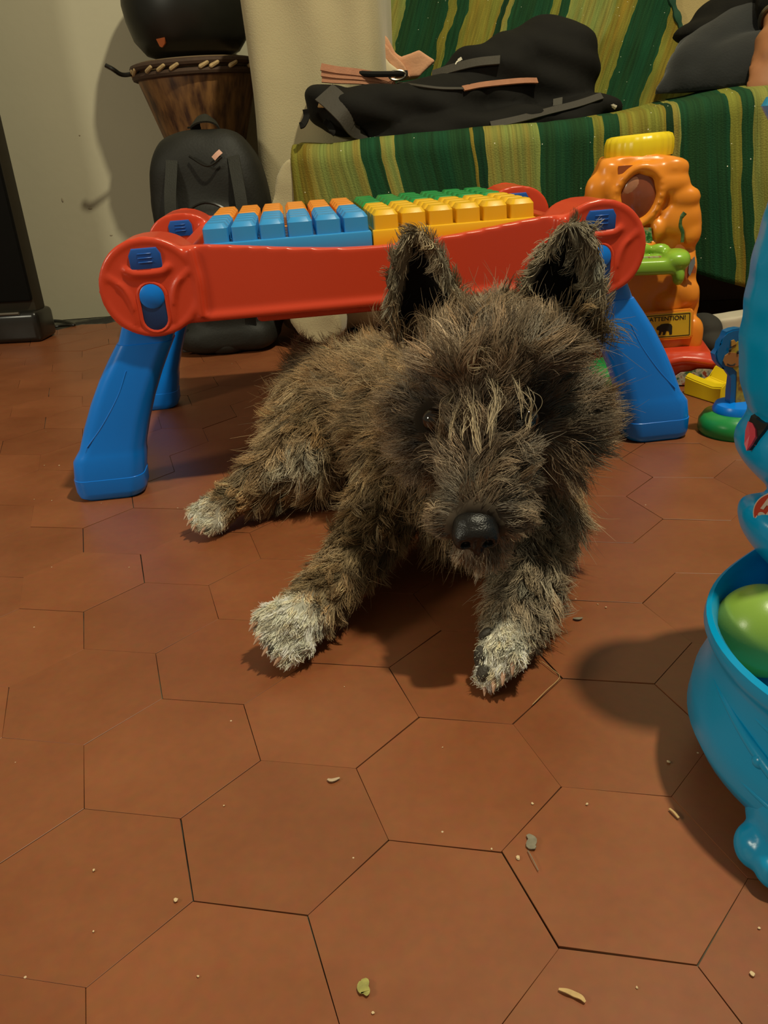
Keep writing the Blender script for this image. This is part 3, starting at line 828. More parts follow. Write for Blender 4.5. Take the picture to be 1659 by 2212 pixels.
# crossed legs and feet
add_chain(bm, [hipL, K + Vector((0.085, 0.02, 0.030)), Vector((0.02, -0.10, 0.045)), Vector((0.10, -0.15, 0.035))], [0.070, 0.034, 0.034, 0.028])
add_chain(bm, [hipR, Vector((0.32, -0.10, 0.06)), Vector((0.12, -0.12, 0.045)), Vector((0.05, -0.11, 0.035))], [0.070, 0.042, 0.038, 0.028])
add_chain(bm, [Vector((0.10, -0.16, 0.035)), Vector((0.17, -0.17, 0.028))], [0.028, 0.022]); add_chain(bm, [Vector((0.05, -0.11, 0.035)), Vector((0.0, -0.11, 0.035))], [0.026, 0.020])
body = fused(bm, 0.007, 5)
link('body', body, per, M_SKIN)
# trousers
bm = bmesh.new()
tip = LQ(at(1414, 220, 1.515))
add_chain(bm, [Vector((0.05, 0.09, 0.13)), hipL + Vector((-0.01, -0.01, 0)), K + Vector((0.055, 0.01, 0.030)), tip + Vector((0.016, 0.0, 0.012))], [0.105, 0.098, 0.055, 0.016])
add_chain(bm, [K + Vector((0.04, -0.01, 0.02)), LQ(at(1560, 170, 1.50)), Vector((0.03, -0.14, 0.055))], [0.036, 0.054, 0.050])
add_chain(bm, [LQ(at(1500, 120, 1.58)), LQ(at(1580, 110, 1.57)), hipL + Vector((0, -0.06, 0.02))], [0.030, 0.055, 0.08])
add_chain(bm, [Vector((0.05, 0.09, 0.13)), hipR, Vector((0.32, -0.10, 0.06)), Vector((0.10, -0.15, 0.05))], [0.105, 0.095, 0.062, 0.055])
tr = fused(bm, 0.006, 6, disp=lambda c: 0.006 * noise.noise(c * 13) + 0.002)
for v_ in tr.vertices:
    v_.co.z = max(v_.co.z, -0.004)
link('trousers', tr, per, M_TROUSER)
# sweater
bm = bmesh.new()
add_chain(bm, [(0.05, 0.085, 0.16), (0.05, 0.10, 0.28), (0.05, 0.09, 0.41)], [0.118, 0.108, 0.108])
add_ell(bm, (0.05, 0.09, 0.45), (0.145, 0.08, 0.065))
add_ell(bm, LQ(at(1560, 60, 1.62)), (0.085, 0.08, 0.022), (0, -0.1, 0)); add_ell(bm, LQ(at(1600, 40, 1.64)), (0.08, 0.09, 0.045))
add_chain(bm, [shL, elL, elL.lerp(wrL, 0.80)], [0.054, 0.046, 0.032]); add_chain(bm, [shR, elR, elR.lerp(wrR, 0.85)], [0.054, 0.046, 0.032])
add_chain(bm, [(0.05, 0.085, 0.47), (0.05, 0.07, 0.52)], [0.055, 0.046])
sw = fused(bm, 0.007, 6, disp=lambda c: 0.005 * noise.noise(c * 15))
link('sweater', sw, per, M_SWEATER)
bm = bmesh.new(); c0 = elL.lerp(wrL, 0.93); d0 = (wrL - elL).normalized(); u_, w_ = frame_of(d0)
add_tube(bm, [c0 + (u_ * math.cos(t) + w_ * math.sin(t)) * 0.026 for t in [2 * math.pi * k / 24 for k in range(25)]], 0.004, seg=8); obj('bracelet', bm, M_STEEL, per)
bm = bmesh.new()
add_ell(bm, (0.05, 0.060, 0.690), (0.068, 0.078, 0.070)); add_ell(bm, (0.05, 0.095, 0.63), (0.062, 0.045, 0.085))
link('hair', fused(bm, 0.006, 4, disp=lambda c: 0.004 * noise.noise(c * 40)), per, M_HAIR)
for sx in (-1, 1):
    bm = bmesh.new(); add_ell(bm, (0.05 + sx * 0.024, -0.033, 0.662), (0.009, 0.006, 0.006)); obj('eye', bm, M_BLACK, per)

# ================================================================== toys
def plastic(name, c, rough=0.28, k=1.0, var=0.04):
    return plain(name, tuple(x * k for x in c[:3]) + (1,), rough=rough, spec=0.5, var=var, scale=12, bump=0.03, bscale=900)
M_RED = plastic('red_plastic', (0.62, 0.058, 0.022, 1))
M_BLUE = plastic('blue_plastic', (0.0, 0.20, 0.80, 1))
M_BLUE2 = plastic('dark_blue_plastic', (0.010, 0.095, 0.42, 1), rough=0.4)
M_CYAN = plastic('sky_blue_plastic', (0.035, 0.30, 0.68, 1), rough=0.35)
M_YELLOW = plastic('yellow_plastic', (0.80, 0.50, 0.015, 1), rough=0.35)
M_LEMON = plastic('lemon_plastic', (0.82, 0.66, 0.015, 1), rough=0.3)
M_ORANGEB = plastic('light_orange_plastic', (0.80, 0.30, 0.035, 1), rough=0.35)
M_GREENB = plastic('green_plastic', (0.015, 0.26, 0.06, 1), rough=0.3)
M_ORANGE = plastic('orange_plastic', (0.80, 0.285, 0.024, 1), rough=0.3)
M_LIME = plastic('lime_plastic', (0.26, 0.52, 0.05, 1), rough=0.25)
M_AQUA = plastic('bright_blue_plastic', (0.0, 0.33, 0.66, 1), rough=0.25)
M_PINK = plastic('pink_plastic', (0.60, 0.06, 0.10, 1), rough=0.4)
M_NAVY = plastic('navy_plastic', (0.004, 0.030, 0.12, 1), rough=0.5)
M_INK = plain('black_ink', (0.008, 0.007, 0.006, 1), rough=0.6)

# ------------------------------------------------------------------ block play table
TANG = math.radians(4.95)
table = thing('play_table', 'red toddler play table with blue curved legs and building block top', 'toy table', (-0.003, 1.067, 0), TANG)
LT = local(table)
FY = -0.200                                  # front plane of the table, local y
ZL, RL, XL_ = 0.222, 0.046, 0.229            # lobe height, radius, x
def on_table_front(u, v, yl=FY):
    o_, d_ = LT((0, 0, H)), LT(at(u, v, 1.0)) - LT((0, 0, H))
    t = (yl - o_.y) / d_.y
    return o_ + d_ * t
def lobe_outline(sx):
    pts = []
    for k in range(40):
        a = 2 * math.pi * k / 40
        x, z = math.cos(a), math.sin(a)
        rx, rz = RL * 1.02, RL * (1.02 if z > 0 else 0.98)
        f = lambda q, p_: math.copysign(abs(q) ** p_, q)
        pts.append((sx * XL_ + rx * f(x, 0.84 if z > 0 else 0.74), ZL + rz * f(z, 0.84 if z > 0 else 0.74)))
    return pts
XZ = lambda y: Matrix(((1, 0, 0, 0), (0, 0, 1, y), (0, 1, 0, 0), (0, 0, 0, 1)))   # (x, y, depth) -> (x, depth + y, y)
bm = bmesh.new()
tm = [on_table_front(u, v) for u, v in ((398, 527), (500, 529), (600, 533), (720, 535), (830, 532), (900, 525), (1000, 508), (1100, 487), (1160, 474), (1200, 468), (1240, 470))]
bt = [on_table_front(u, v) for u, v in ((398, 683), (600, 690), (830, 664), (1020, 640), (1240, 614))]
zlo = sum(p.z for p in bt) / len(bt)
mid = sorted([(p.x, p.z) for p in tm])
def top_z(x):
    xs, zs = [m_[0] for m_ in mid], [m_[1] for m_ in mid]
    return 0.5 * (float(np.interp(x, xs, zs)) + float(np.interp(-x, xs, zs)))
xs = np.linspace(-0.20, 0.20, 33)
prof = [(x, top_z(x)) for x in xs] + [(0.20, zlo), (-0.20, zlo)]
for yy in (FY + 0.004, -FY - 0.018):
    add_prism(bm, prof, XZ(yy), 0.014)
for sx in (-1, 1):
    for y0 in (FY, -FY - 0.075):
        add_prism(bm, lobe_outline(sx), XZ(y0), 0.075)
    add_box(bm, (sx * 0.196, 0, 0.222), (0.014, 0.30, 0.062))
add_box(bm, (0, 0, 0.230), (0.40, 0.37, 0.012))
# rolled lip along the bottom of the side panels
for yy in (FY + 0.006, -FY - 0.006):
    add_tube(bm, [(-0.195, yy, zlo + 0.002), (0.195, yy, zlo + 0.002)], 0.0052, seg=10)
add_box(bm, (-0.045, FY + 0.03, zlo - 0.004), (0.17, 0.03, 0.012), bevel=0.003)
# small ridge where the panel meets each corner, and the lip of the lower slots
for sx in (-1, 1):
    for yy in (FY + 0.001, -FY - 0.001):
        add_tube(bm, [(sx * 0.184, yy, zlo + 0.003), (sx * 0.183, yy, 0.225), (sx * 0.186, yy, top_z(0.185) - 0.002)], 0.004, seg=8)
for sx in (-1, 1):
    for sy in (-1, 1):
        yy = sy * 0.1995
        # curved lip under the clip, swept ridges on both sides of the slot
        add_tube(bm, smooth_path([(sx * XL_ - 0.022, yy, 0.2415), (sx * XL_ - 0.012, yy + sy * 0.0015, 0.2365), (sx * XL_ + 0.012, yy + sy * 0.0015, 0.2365), (sx * XL_ + 0.022, yy, 0.2415)], 6), 0.0034, seg=8)
        for q in (-1, 1):
            add_tube(bm, smooth_path([(sx * XL_ + q * 0.040, yy, 0.236), (sx * XL_ + q * 0.026, yy + sy * 0.001, 0.224), (sx * XL_ + q * 0.0195, yy + sy * 0.001, 0.206), (sx * XL_ + q * 0.0185, yy, 0.188)], 6), 0.0024, seg=8)
        add_tube(bm, [(sx * XL_ + 0.0465 * math.cos(t), yy - sy * 0.002, ZL + 0.0450 * math.sin(t)) for t in [2 * math.pi * k / 40 for k in range(41)]], 0.0042, seg=8)
frame_me = fused(bm, 0.0022, 6, 0.55)
link('frame', frame_me, table, M_RED)

def leg_mesh(sx, sy):
    """Curved, splayed leg as rounded rectangles stacked from foot to top."""
    bm = bmesh.new()
    secs = [(0.000, 0.313, 0.062, 0.044, 0.014), (0.003, 0.313, 0.071, 0.050, 0.016), (0.009, 0.3125, 0.0755, 0.0525, 0.016), (0.024, 0.312, 0.077, 0.0530, 0.016), (0.0244, 0.312, 0.0758, 0.0522, 0.016), (0.044, 0.3085, 0.077, 0.0525, 0.016), (0.050, 0.306, 0.073, 0.0510, 0.016), (0.056, 0.303, 0.0700, 0.050, 0.016),
            (0.080, 0.294, 0.0680, 0.049, 0.016), (0.105, 0.283, 0.0660, 0.048, 0.016), (0.130, 0.270, 0.0635, 0.047, 0.015), (0.150, 0.258, 0.0610, 0.046, 0.015), (0.1655, 0.248, 0.0585, 0.0445, 0.014), (0.1660, 0.2475, 0.0560, 0.0425, 0.013), (0.205, 0.232, 0.054, 0.042, 0.012)]
    rings = []
    for z, x, w, d, r in secs:
        rings.append(ring_verts(bm, [(sx * x + px_, sy * 0.168 + py_, z) for px_, py_ in rounded_rect(w, d, r)]))
    for a, b in zip(rings, rings[1:]):
        bridge(bm, a, b)
    bm.faces.new(rings[0]); bm.faces.new(rings[-1])
    return bm
for sx in (-1, 1):
    for sy in (-1, 1):
        lg = obj('leg', leg_mesh(sx, sy), M_BLUE, table, angle=35)
        # moulded diagonal rib on the outer side
        bm = bmesh.new()
        add_tube(bm, smooth_path([(sx * 0.326, sy * 0.1925, 0.062), (sx * 0.305, sy * 0.1922, 0.085), (sx * 0.283, sy * 0.1915, 0.115), (sx * 0.270, sy * 0.1912, 0.140)], 6), 0.0007, seg=6); obj('rib', bm, M_BLUE, lg)
        # ridged push clip on top of the corner
        bm = bmesh.new()
        out = [(-0.0155, -0.010), (0.0155, -0.010), (0.0155, 0.004), (0.012, 0.010), (-0.012, 0.010), (-0.0155, 0.004)]
        yf = -0.1925 if sy < 0 else 0.1325           # clips face the same way on all four corners
        Mc = Matrix.Translation((sx * XL_, yf, 0.2510)) @ Matrix.Rotation(math.radians(6), 4, 'X') @ Matrix(((1, 0, 0, 0), (0, 0, -1, 0), (0, 1, 0, 0), (0, 0, 0, 1)))
        add_prism(bm, out, Mc, 0.010, bevel=0.0015)
        cl = obj('clip', bm, M_BLUE2, table)
        for kz in (-0.004, 0.0, 0.004):
            bm = bmesh.new(); add_box(bm, (sx * XL_, yf - 0.0103, 0.2510 + kz), (0.014, 0.0018, 0.0014), bevel=0.0005, seg=1); obj('ridge', bm, M_BLUE2, cl)
        # lower slot: dark stadium with a raised red lip, and the round button in it
        YM = lambda z0: Matrix.Translation((sx * XL_, sy * z0, 0.2030)) @ Matrix(((1, 0, 0, 0), (0, 0, sy, 0), (0, 1, 0, 0), (0, 0, 0, 1)))
        bm = bmesh.new(); add_prism(bm, rounded_rect(0.0262, 0.0470, 0.0130), YM(0.190), 0.0104, bevel=0.0005)
        sl = obj('slot', bm, M_NAVY, table)
        bm = bmesh.new(); rr_ = rounded_rect(0.0275, 0.0485, 0.0136); rr_.append(rr_[0])
        add_tube(bm, [YM(0.1995) @ Vector((x, y, 0)) for x, y in rr_], 0.0022, seg=8, caps=False); obj('slot_lip', bm, M_RED, sl)
        bm = bmesh.new(); add_lathe(bm, [(0.0126, -0.006), (0.0126, 0.001), (0.0112, 0.0022), (0.0, 0.0026)], c=(sx * XL_, sy * 0.1995, 0.2145), rot=(math.radians(90 * (1 if sy < 0 else -1)), 0, 0), seg=24, cap=False); obj('button', bm, M_BLUE, sl)

# block plates with their studs
PITCH_B = 0.0318
def stud_mesh(mat):
    bm = bmesh.new()
    secs = [(0.0, 0.0288, 0.0045), (0.0145, 0.0282, 0.0045), (0.0190, 0.0215, 0.0035), (0.0194, 0.0205, 0.003)]
    rings = [ring_verts(bm, [(x, y, z) for x, y in rounded_rect(w, w, r, n=2)]) for z, w, r in secs]
    for a, b in zip(rings, rings[1:]):
        bridge(bm, a, b)
    bm.faces.new(rings[-1])
    bmesh.ops.recalc_face_normals(bm, faces=bm.faces)
    me = bpy.data.meshes.new('stud'); bm.to_mesh(me); bm.free(); me.materials.append(mat)
    me.shade_smooth(); me.set_sharp_from_angle(angle=math.radians(35))
    return me
ZP = 0.2535
for (ix, iy, mat, lab) in ((-1, -1, M_CYAN, 'sky blue plate of studs'), (1, -1, M_YELLOW, 'yellow plate of studs'), (-1, 1, M_ORANGEB, 'light orange plate of studs'), (1, 1, M_GREENB, 'green plate of studs')):
    bm = bmesh.new()
    cx_, cy_ = ix * 0.0895, iy * 0.0690 - 0.012
    add_box(bm, (cx_, cy_, ZP - 0.010), (0.178, 0.132, 0.020), bevel=0.002)
    pl = obj('block_plate', bm, mat, table); pl['label'] = lab
    sm = stud_mesh(mat)
    px6 = 0.0294
    for i in range(6):
        for j in range(4):
            st = link('stud', sm, pl)
            st.location = (cx_ + (i - 2.5) * px6, cy_ + (j - 1.5) * PITCH_B, ZP - 0.0003)
            st.scale = (px6 / PITCH_B, 1.085, 1)

# ------------------------------------------------------------------ orange rock tower toy
TW = at(1390, 560, 1.16); TW.z = 0
tower = thing('rock_tower_toy', 'orange plastic rock tower toy with yellow top, brown oval window and animal sign', 'toy tower', (TW.x, 1.205, 0), math.radians(-12))
LW = local(tower)
def tw(u, v, y=1.165):
    return LW(at(u, v, y))
outline = [(1300, 345), (1290, 372), (1274, 405), (1262, 440), (1258, 490), (1262, 560), (1290, 640), (1330, 720), (1345, 800), (1385, 812), (1460, 800), (1512, 790), (1514, 740), (1506, 708), (1498, 690), (1508, 660), (1510, 630), (1503, 605), (1505, 560), (1500, 530), (1513, 505), (1515, 470), (1508, 430), (1492, 412), (1490, 385), (1478, 350), (1462, 338), (1400, 333), (1340, 340)]
bm = bmesh.new()
pts = [tw(u, v) for u, v in outline]
y0 = sum(p.y for p in pts) / len(pts)
a = ring_verts(bm, [Vector((p.x, y0, max(0.002, p.z))) for p in pts]); b_ = ring_verts(bm, [Vector((p.x * 0.96, y0 + 0.085, max(0.002, p.z))) for p in pts])
bridge(bm, a, b_); bm.faces.new(a); bm.faces.new(list(reversed(b_)))
def lumpw(u, v, r, dy=0.004, rot=(0, 0, 0), power=1.0):
    p = tw(u, v); add_ell(bm, Vector((p.x, y0 + dy, p.z)), r, rot=rot, power=power)
for (u, v, rx, rz, dy) in ((1455, 362, 0.020, 0.013, -0.002), (1450, 395, 0.024, 0.014, -0.004), (1478, 425, 0.020, 0.014, -0.004), (1470, 470, 0.026, 0.024, -0.002), (1488, 500, 0.016, 0.018, 0.0),
                           (1320, 372, 0.016, 0.014, -0.002), (1290, 420, 0.016, 0.026, -0.003), (1312, 405, 0.009, 0.022, -0.006), (1330, 450, 0.010, 0.018, -0.004), (1480, 575, 0.016, 0.022, 0.002),
                           (1478, 630, 0.020, 0.020, -0.003), (1450, 655, 0.022, 0.016, -0.001), (1490, 720, 0.017, 0.026, -0.004), (1440, 745, 0.020, 0.022, -0.004), (1470, 770, 0.022, 0.016, -0.006), (1410, 365, 0.020, 0.010, -0.003), (1385, 530, 0.022, 0.006, -0.006), (1420, 495, 0.010, 0.014, -0.003)):
    lumpw(u, v, (rx, 0.0125, rz), dy + 0.002, power=0.9)
# raised oval collar round the window
pc = tw(1377, 425)
for k in range(26):
    t = 2 * math.pi * k / 26
    add_ell(bm, Vector((pc.x + 0.0300 * math.cos(t) + 0.006 * math.sin(t), y0 - 0.004, pc.z + 0.0365 * math.sin(t))), (0.0075, 0.0125, 0.0075), seg=10, rings=6)
tb = fused(bm, 0.0026, 12, 0.6, disp=lambda c: 0.0014 * noise.noise(c * 45))
ps = tw(1356, 366)
link('rock_body', tb, tower, M_ORANGE)
bm = bmesh.new(); add_box(bm, (ps.x, y0 - 0.004, ps.z), (0.024, 0.012, 0.0095)); obj('coin_slot', bm, plastic('dark_orange', (0.30, 0.07, 0.008, 1), rough=0.6), tower)
bm = bmesh.new(); add_ell(bm, Vector((pc.x, y0 - 0.003, pc.z)), (0.0255, 0.0085, 0.0330), rot=(0, 0.12, 0), seg=28, rings=14)
obj('oval_window', bm, plain('clear_brown_window', (0.20, 0.055, 0.025, 1), rough=0.12, spec=0.6, var=0.6, scale=30), tower)
bm = bmesh.new(); add_ell(bm, Vector((pc.x - 0.006, y0 - 0.0065, pc.z + 0.011)), (0.013, 0.0045, 0.016), rot=(0, 0.5, 0)); obj('inner_ball', bm, plain('pale_swirl', (0.36, 0.17, 0.10, 1), rough=0.2, var=0.7, scale=55), tower)
# ridged yellow cap
pcap = tw(1388, 318)
bm = bmesh.new()
n = 96
prof = [(0.90, -0.0150), (1.0, -0.0130), (1.03, -0.004), (1.02, 0.006), (0.96, 0.0125), (0.86, 0.0145), (0.72, 0.0105), (0.5, 0.006), (0.02, 0.005)]
rings = []
for r, z in prof:
    ring = []
    for k in range(n):
        t = 2 * math.pi * k / n
        g = 0.018 if (k % 4 < 2) and 0.95 < r else 0.0
        ring.append((pcap.x + 0.0435 * (r + g) * math.cos(t), y0 + 0.042 + 0.040 * (r + g) * math.sin(t), pcap.z + z + 0.0015 * math.cos(t)))
    rings.append(ring_verts(bm, ring))
for a, b in zip(rings, rings[1:]):
    bridge(bm, a, b)
bm.faces.new(rings[0]); bm.faces.new(rings[-1])
obj('ridged_cap', bm, M_LEMON, tower, angle=50)
# green picture sticker
def sticker(name, px, mat, off=-0.010, th=0.0012, parent=tower):
    bm = bmesh.new()
    P_ = [tw(u, v) for u, v in px]
    a = ring_verts(bm, [Vector((p.x, y0 + off, p.z)) for p in P_]); b_ = ring_verts(bm, [Vector((p.x, y0 + off + th, p.z)) for p in P_])
    bridge(bm, a, b_); bm.faces.new(a); bm.faces.new(list(reversed(b_)))
    return obj(name, bm, mat, parent, smooth=False)
def mottled(name, cols, scale=200):
    m, nt, b = new_mat(name)
    tc = nd(nt, 'ShaderNodeTexCoord'); nz = nd(nt, 'ShaderNodeTexNoise', Scale=scale, Detail=2.0); nt.links.new(tc.outputs['Object'], nz.inputs['Vector'])
    r = nd(nt, 'ShaderNodeValToRGB'); e = r.color_ramp.elements
    e[0].position, e[0].color = 0.36, cols[0]; e[1].position, e[1].color = 0.64, cols[-1]
    for k, c in enumerate(cols[1:-1]):
        x = e.new(0.36 + 0.28 * (k + 1) / (len(cols) - 1)); x.color = c
    nt.links.new(nz.outputs['Fac'], r.inputs['Fac']); nt.links.new(r.outputs['Color'], b.inputs['Base Color']); b.inputs['Roughness'].default_value = 0.35
    return m
M_LEAFY = mottled('leafy_print', [(0.015, 0.10, 0.02, 1), (0.05, 0.22, 0.05, 1), (0.22, 0.30, 0.16, 1), (0.35, 0.22, 0.05, 1)])
sticker('leaf_sticker', [(1358, 491), (1405, 490), (1408, 518), (1398, 525), (1380, 521), (1366, 524), (1358, 520)], M_LEAFY, -0.0125)
bm = bmesh.new(); add_tube(bm, smooth_path([Vector((tw(u, v).x, y0 - 0.0105, tw(u, v).z)) for u, v in ((1476, 457), (1468, 468), (1466, 484), (1471, 500), (1470, 520))], 6), [0.0032] * 6 + [0.0026] * 6 + [0.0024] * 6 + [0.0022] * 7, seg=8, flat=0.5)
obj('vine_sticker', bm, mottled('vine_print', [(0.02, 0.07, 0.02, 1), (0.09, 0.16, 0.05, 1)]), tower)
M_BROWNST = plain('red_brown_print', (0.42, 0.11, 0.035, 1), rough=0.4); M_GREYST = plain('grey_blue_print', (0.20, 0.22, 0.24, 1), rough=0.4)
sticker('bird_sticker', [(1452, 533), (1458, 525), (1466, 524), (1474, 530), (1480, 548), (1490, 556), (1498, 575), (1496, 584), (1486, 584), (1478, 600), (1470, 580), (1460, 560)], M_BROWNST, -0.0155)
sticker('wing_sticker', [(1481, 583), (1482, 566), (1490, 552), (1494, 548), (1495, 562), (1489, 578), (1484, 590)], M_GREYST, -0.0175)
# lime crocodile shaped shelf sticking out of the rock
cro = bmesh.new()
pA, pB = tw(1368, 575, 1.12), tw(1462, 568, 1.10)
yA = pA.y
add_box(cro, ((pA.x + pB.x) / 2 - 0.012, yA + 0.018, (pA.z + pB.z) / 2 - 0.004), (pB.x - pA.x + 0.03, 0.052, 0.020), bevel=0.006)
add_ell(cro, (pB.x + 0.002, yA + 0.016, pB.z + 0.001), (0.018, 0.026, 0.0135), power=0.8)
pn = tw(1462, 590, 1.10); add_ell(cro, (pn.x + 0.004, yA + 0.006, pn.z - 0.004), (0.008, 0.014, 0.014), power=0.9)
for du in (1390, 1430):
    q = tw(du, 545, 1.12); add_ell(cro, (q.x, yA + 0.036, q.z), (0.014, 0.008, 0.008))
cm = fused(cro, 0.0022, 5)
link('crocodile_shelf', cm, tower, M_LIME)
bm = bmesh.new(); q0, q1 = tw(1378, 572, 1.115), tw(1440, 562, 1.115)
add_box(bm, ((q0.x + q1.x) / 2, yA + 0.018, (pA.z + pB.z) / 2 + 0.0065), (q1.x - q0.x, 0.010, 0.0012)); obj('shelf_sticker', bm, mottled('pale_print', [(0.35, 0.12, 0.08, 1), (0.45, 0.42, 0.30, 1), (0.30, 0.45, 0.20, 1)]), tower)
# ATTENTION! animal sign
sg = [tw(u, v) for u, v in ((1392, 677), (1474, 671), (1470, 716), (1400, 726))]
scx, scz = (sg[0].x + sg[2].x) / 2 + 0.004, (sg[0].z + sg[2].z) / 2
SW, SH = 0.062, 0.034
signM = Matrix.Translation((scx, y0 - 0.019, scz)) @ Euler((math.radians(90), math.radians(-3), 0)).to_matrix().to_4x4()
def signpart(name, outl, z, depth, mat, parent):
    bm = bmesh.new(); add_prism(bm, outl, signM @ Matrix.Translation((0, 0, z)), depth)
    return obj(name, bm, mat, parent, smooth=False)
bm = bmesh.new(); add_prism(bm, rounded_rect(SW + 0.006, SH + 0.006, 0.004), signM @ Matrix.Translation((0, 0, -0.008)), 0.008, bevel=0.002); sign = obj('sign_board', bm, M_ORANGE, tower)
signpart('sign_face', rounded_rect(SW, SH, 0.003), 0.0, 0.0006, plain('sign_yellow', (0.66, 0.46, 0.03, 1), rough=0.35), sign)
bmf = bmesh.new()
for (x, y, w, h) in ((0, SH / 2 - 0.002, SW - 0.004, 0.001), (0, -SH / 2 + 0.002, SW - 0.004, 0.001), (SW / 2 - 0.002, 0, 0.001, SH - 0.004), (-SW / 2 + 0.002, 0, 0.001, SH - 0.004)):
    add_prism(bmf, [(x - w / 2, y - h / 2), (x + w / 2, y - h / 2), (x + w / 2, y + h / 2), (x - w / 2, y + h / 2)], signM @ Matrix.Translation((0, 0, 0.0006)), 0.0003)
obj('sign_border', bmf, M_INK, sign, smooth=False)
animal = [(-0.0140, 0.0000), (-0.0125, 0.0030), (-0.0095, 0.0042), (-0.0070, 0.0062), (-0.0020, 0.0068), (0.0030, 0.0066), (0.0075, 0.0052), (0.0090, 0.0020), (0.0088, -0.0100), (0.0052, -0.0104), (0.0046, -0.0060), (0.0030, -0.0042), (0.0005, -0.0046),
          (-0.0010, -0.0100), (-0.0046, -0.0104), (-0.0040, -0.0060), (-0.0060, -0.0050), (-0.0078, -0.0100), (-0.0108, -0.0098), (-0.0096, -0.0040), (-0.0110, -0.0022), (-0.0132, -0.0020)]
signpart('animal_silhouette', [(x * 0.92 - 0.002, y * 0.92 - 0.003) for x, y in animal], 0.0006, 0.0004, M_INK, sign)
def text(name, body, size, M, mat, parent, shear=0.0, extrude=0.0002, align='CENTER', bold=0.0):
    cu = bpy.data.curves.new(name, 'FONT'); cu.body = body; cu.size = size; cu.align_x = align; cu.align_y = 'CENTER'; cu.extrude = extrude; cu.shear = shear; cu.offset = bold
    t_ = bpy.data.objects.new(name, cu); C.objects.link(t_); bpy.context.view_layer.update()
    me = bpy.data.meshes.new_from_object(t_.evaluated_get(bpy.context.evaluated_depsgraph_get()))
    bpy.data.objects.remove(t_); bpy.data.curves.remove(cu)
    me.transform(M)
    return link(name, me, parent, mat)
text('sign_lettering', 'ATTENTION!', 0.0082, signM @ Matrix.Translation((0, 0.0098, 0.0008)), M_INK, sign, bold=0.0001)
# red base with landscape sticker, green foot
bm = bmesh.new()
rb = [(1290, 800), (1345, 790), (1400, 775), (1440, 762), (1490, 756), (1535, 757), (1552, 790), (1556, 822), (1520, 832), (1460, 838), (1380, 838), (1300, 838)]
pts = [tw(u, v, 1.12) for u, v in rb]; yb = sum(p.y for p in pts) / len(pts)
a = ring_verts(bm, [Vector((p.x, yb, max(0.001, p.z))) for p in pts]); b_ = ring_verts(bm, [Vector((p.x, yb + 0.10, max(0.001, p.z))) for p in pts])
bridge(bm, a, b_); bm.faces.new(a); bm.faces.new(list(reversed(b_)))
pm = tw(1500, 775, 1.12); add_tube(bm, smooth_path([(pm.x - 0.06, yb - 0.003, pm.z - 0.012), (pm.x - 0.02, yb - 0.004, pm.z + 0.002), (pm.x + 0.03, yb - 0.004, pm.z - 0.004)], 6), 0.006, seg=10)
rbm = fused(bm, 0.0035, 6)
for v_ in rbm.vertices:
    v_.co.z = max(0.0006, v_.co.z)
link('red_base', rbm, tower, M_RED)
M_SCENE = mottled('landscape_print', [(0.03, 0.12, 0.05, 1), (0.30, 0.30, 0.24, 1), (0.50, 0.46, 0.36, 1), (0.30, 0.06, 0.03, 1)], 130)
bm = bmesh.new()
P_ = [tw(u, v, 1.115) for u, v in ((1456, 838), (1458, 812), (1470, 803), (1490, 800), (1505, 793), (1530, 792), (1552, 797), (1556, 812), (1535, 822), (1500, 830))]
a = ring_verts(bm, [Vector((p.x, yb - 0.0065, max(0.002, p.z))) for p in P_]); b_ = ring_verts(bm, [Vector((p.x, yb - 0.0035, max(0.002, p.z))) for p in P_]); bridge(bm, a, b_); bm.faces.new(a); bm.faces.new(list(reversed(b_)))
obj('base_sticker', bm, M_SCENE, tower, smooth=False)
bm = bmesh.new(); pg = tw(1318, 815, 1.10); add_ell(bm, (pg.x, pg.y + 0.03, 0.020), (0.030, 0.045, 0.0195), power=0.75, seg=24); obj('green_foot', bm, M_GREENB, tower)

# ------------------------------------------------------------------ yellow plastic chute
bm = bmesh.new()
q = [on_floor(1473, 852), on_floor(1553, 876), on_floor(1558, 850), on_floor(1490, 834)]
cx_ = sum((p for p in q), Vector()) / 4
ch = thing('yellow_chute', 'short yellow plastic chute lying on the floor beside the red base', 'toy chute', (cx_.x, cx_.y, 0), 0)
LC = local(ch)
f0, f1 = LC(on_floor(1476, 851)), LC(on_floor(1555, 876))
ax = (f1 - f0); L_ = ax.length; ax.normalize(); bx = Vector((-ax.y, ax.x, 0))
prof = [(0.0, 0.0), (0.0, 0.022), (0.006, 0.027), (0.012, 0.024), (0.018, 0.012), (0.030, 0.010), (0.044, 0.014), (0.052, 0.030), (0.056, 0.030), (0.058, 0.0)]
rs = []
for s_, lift in ((0.0, 0.002), (0.3, 0.0), (0.75, -0.002), (1.0, 0.001)):
    rs.append(ring_verts(bm, [f0 + ax * L_ * s_ + bx * d + Vector((0, 0, max(0.0006, z + (lift if z > 0.001 else 0) + (0.006 * (s_ - 0.2) if z > 0.02 and d > 0.03 else 0)))) for d, z in prof]))
for a, b in zip(rs, rs[1:]):
    bridge(bm, a, b)
bm.faces.new(rs[0]); bm.faces.new(rs[-1])
bmesh.ops.bevel(bm, geom=list(bm.edges), offset=0.0012, segments=2, affect='EDGES')
obj('chute_body', bm, M_LEMON, ch)

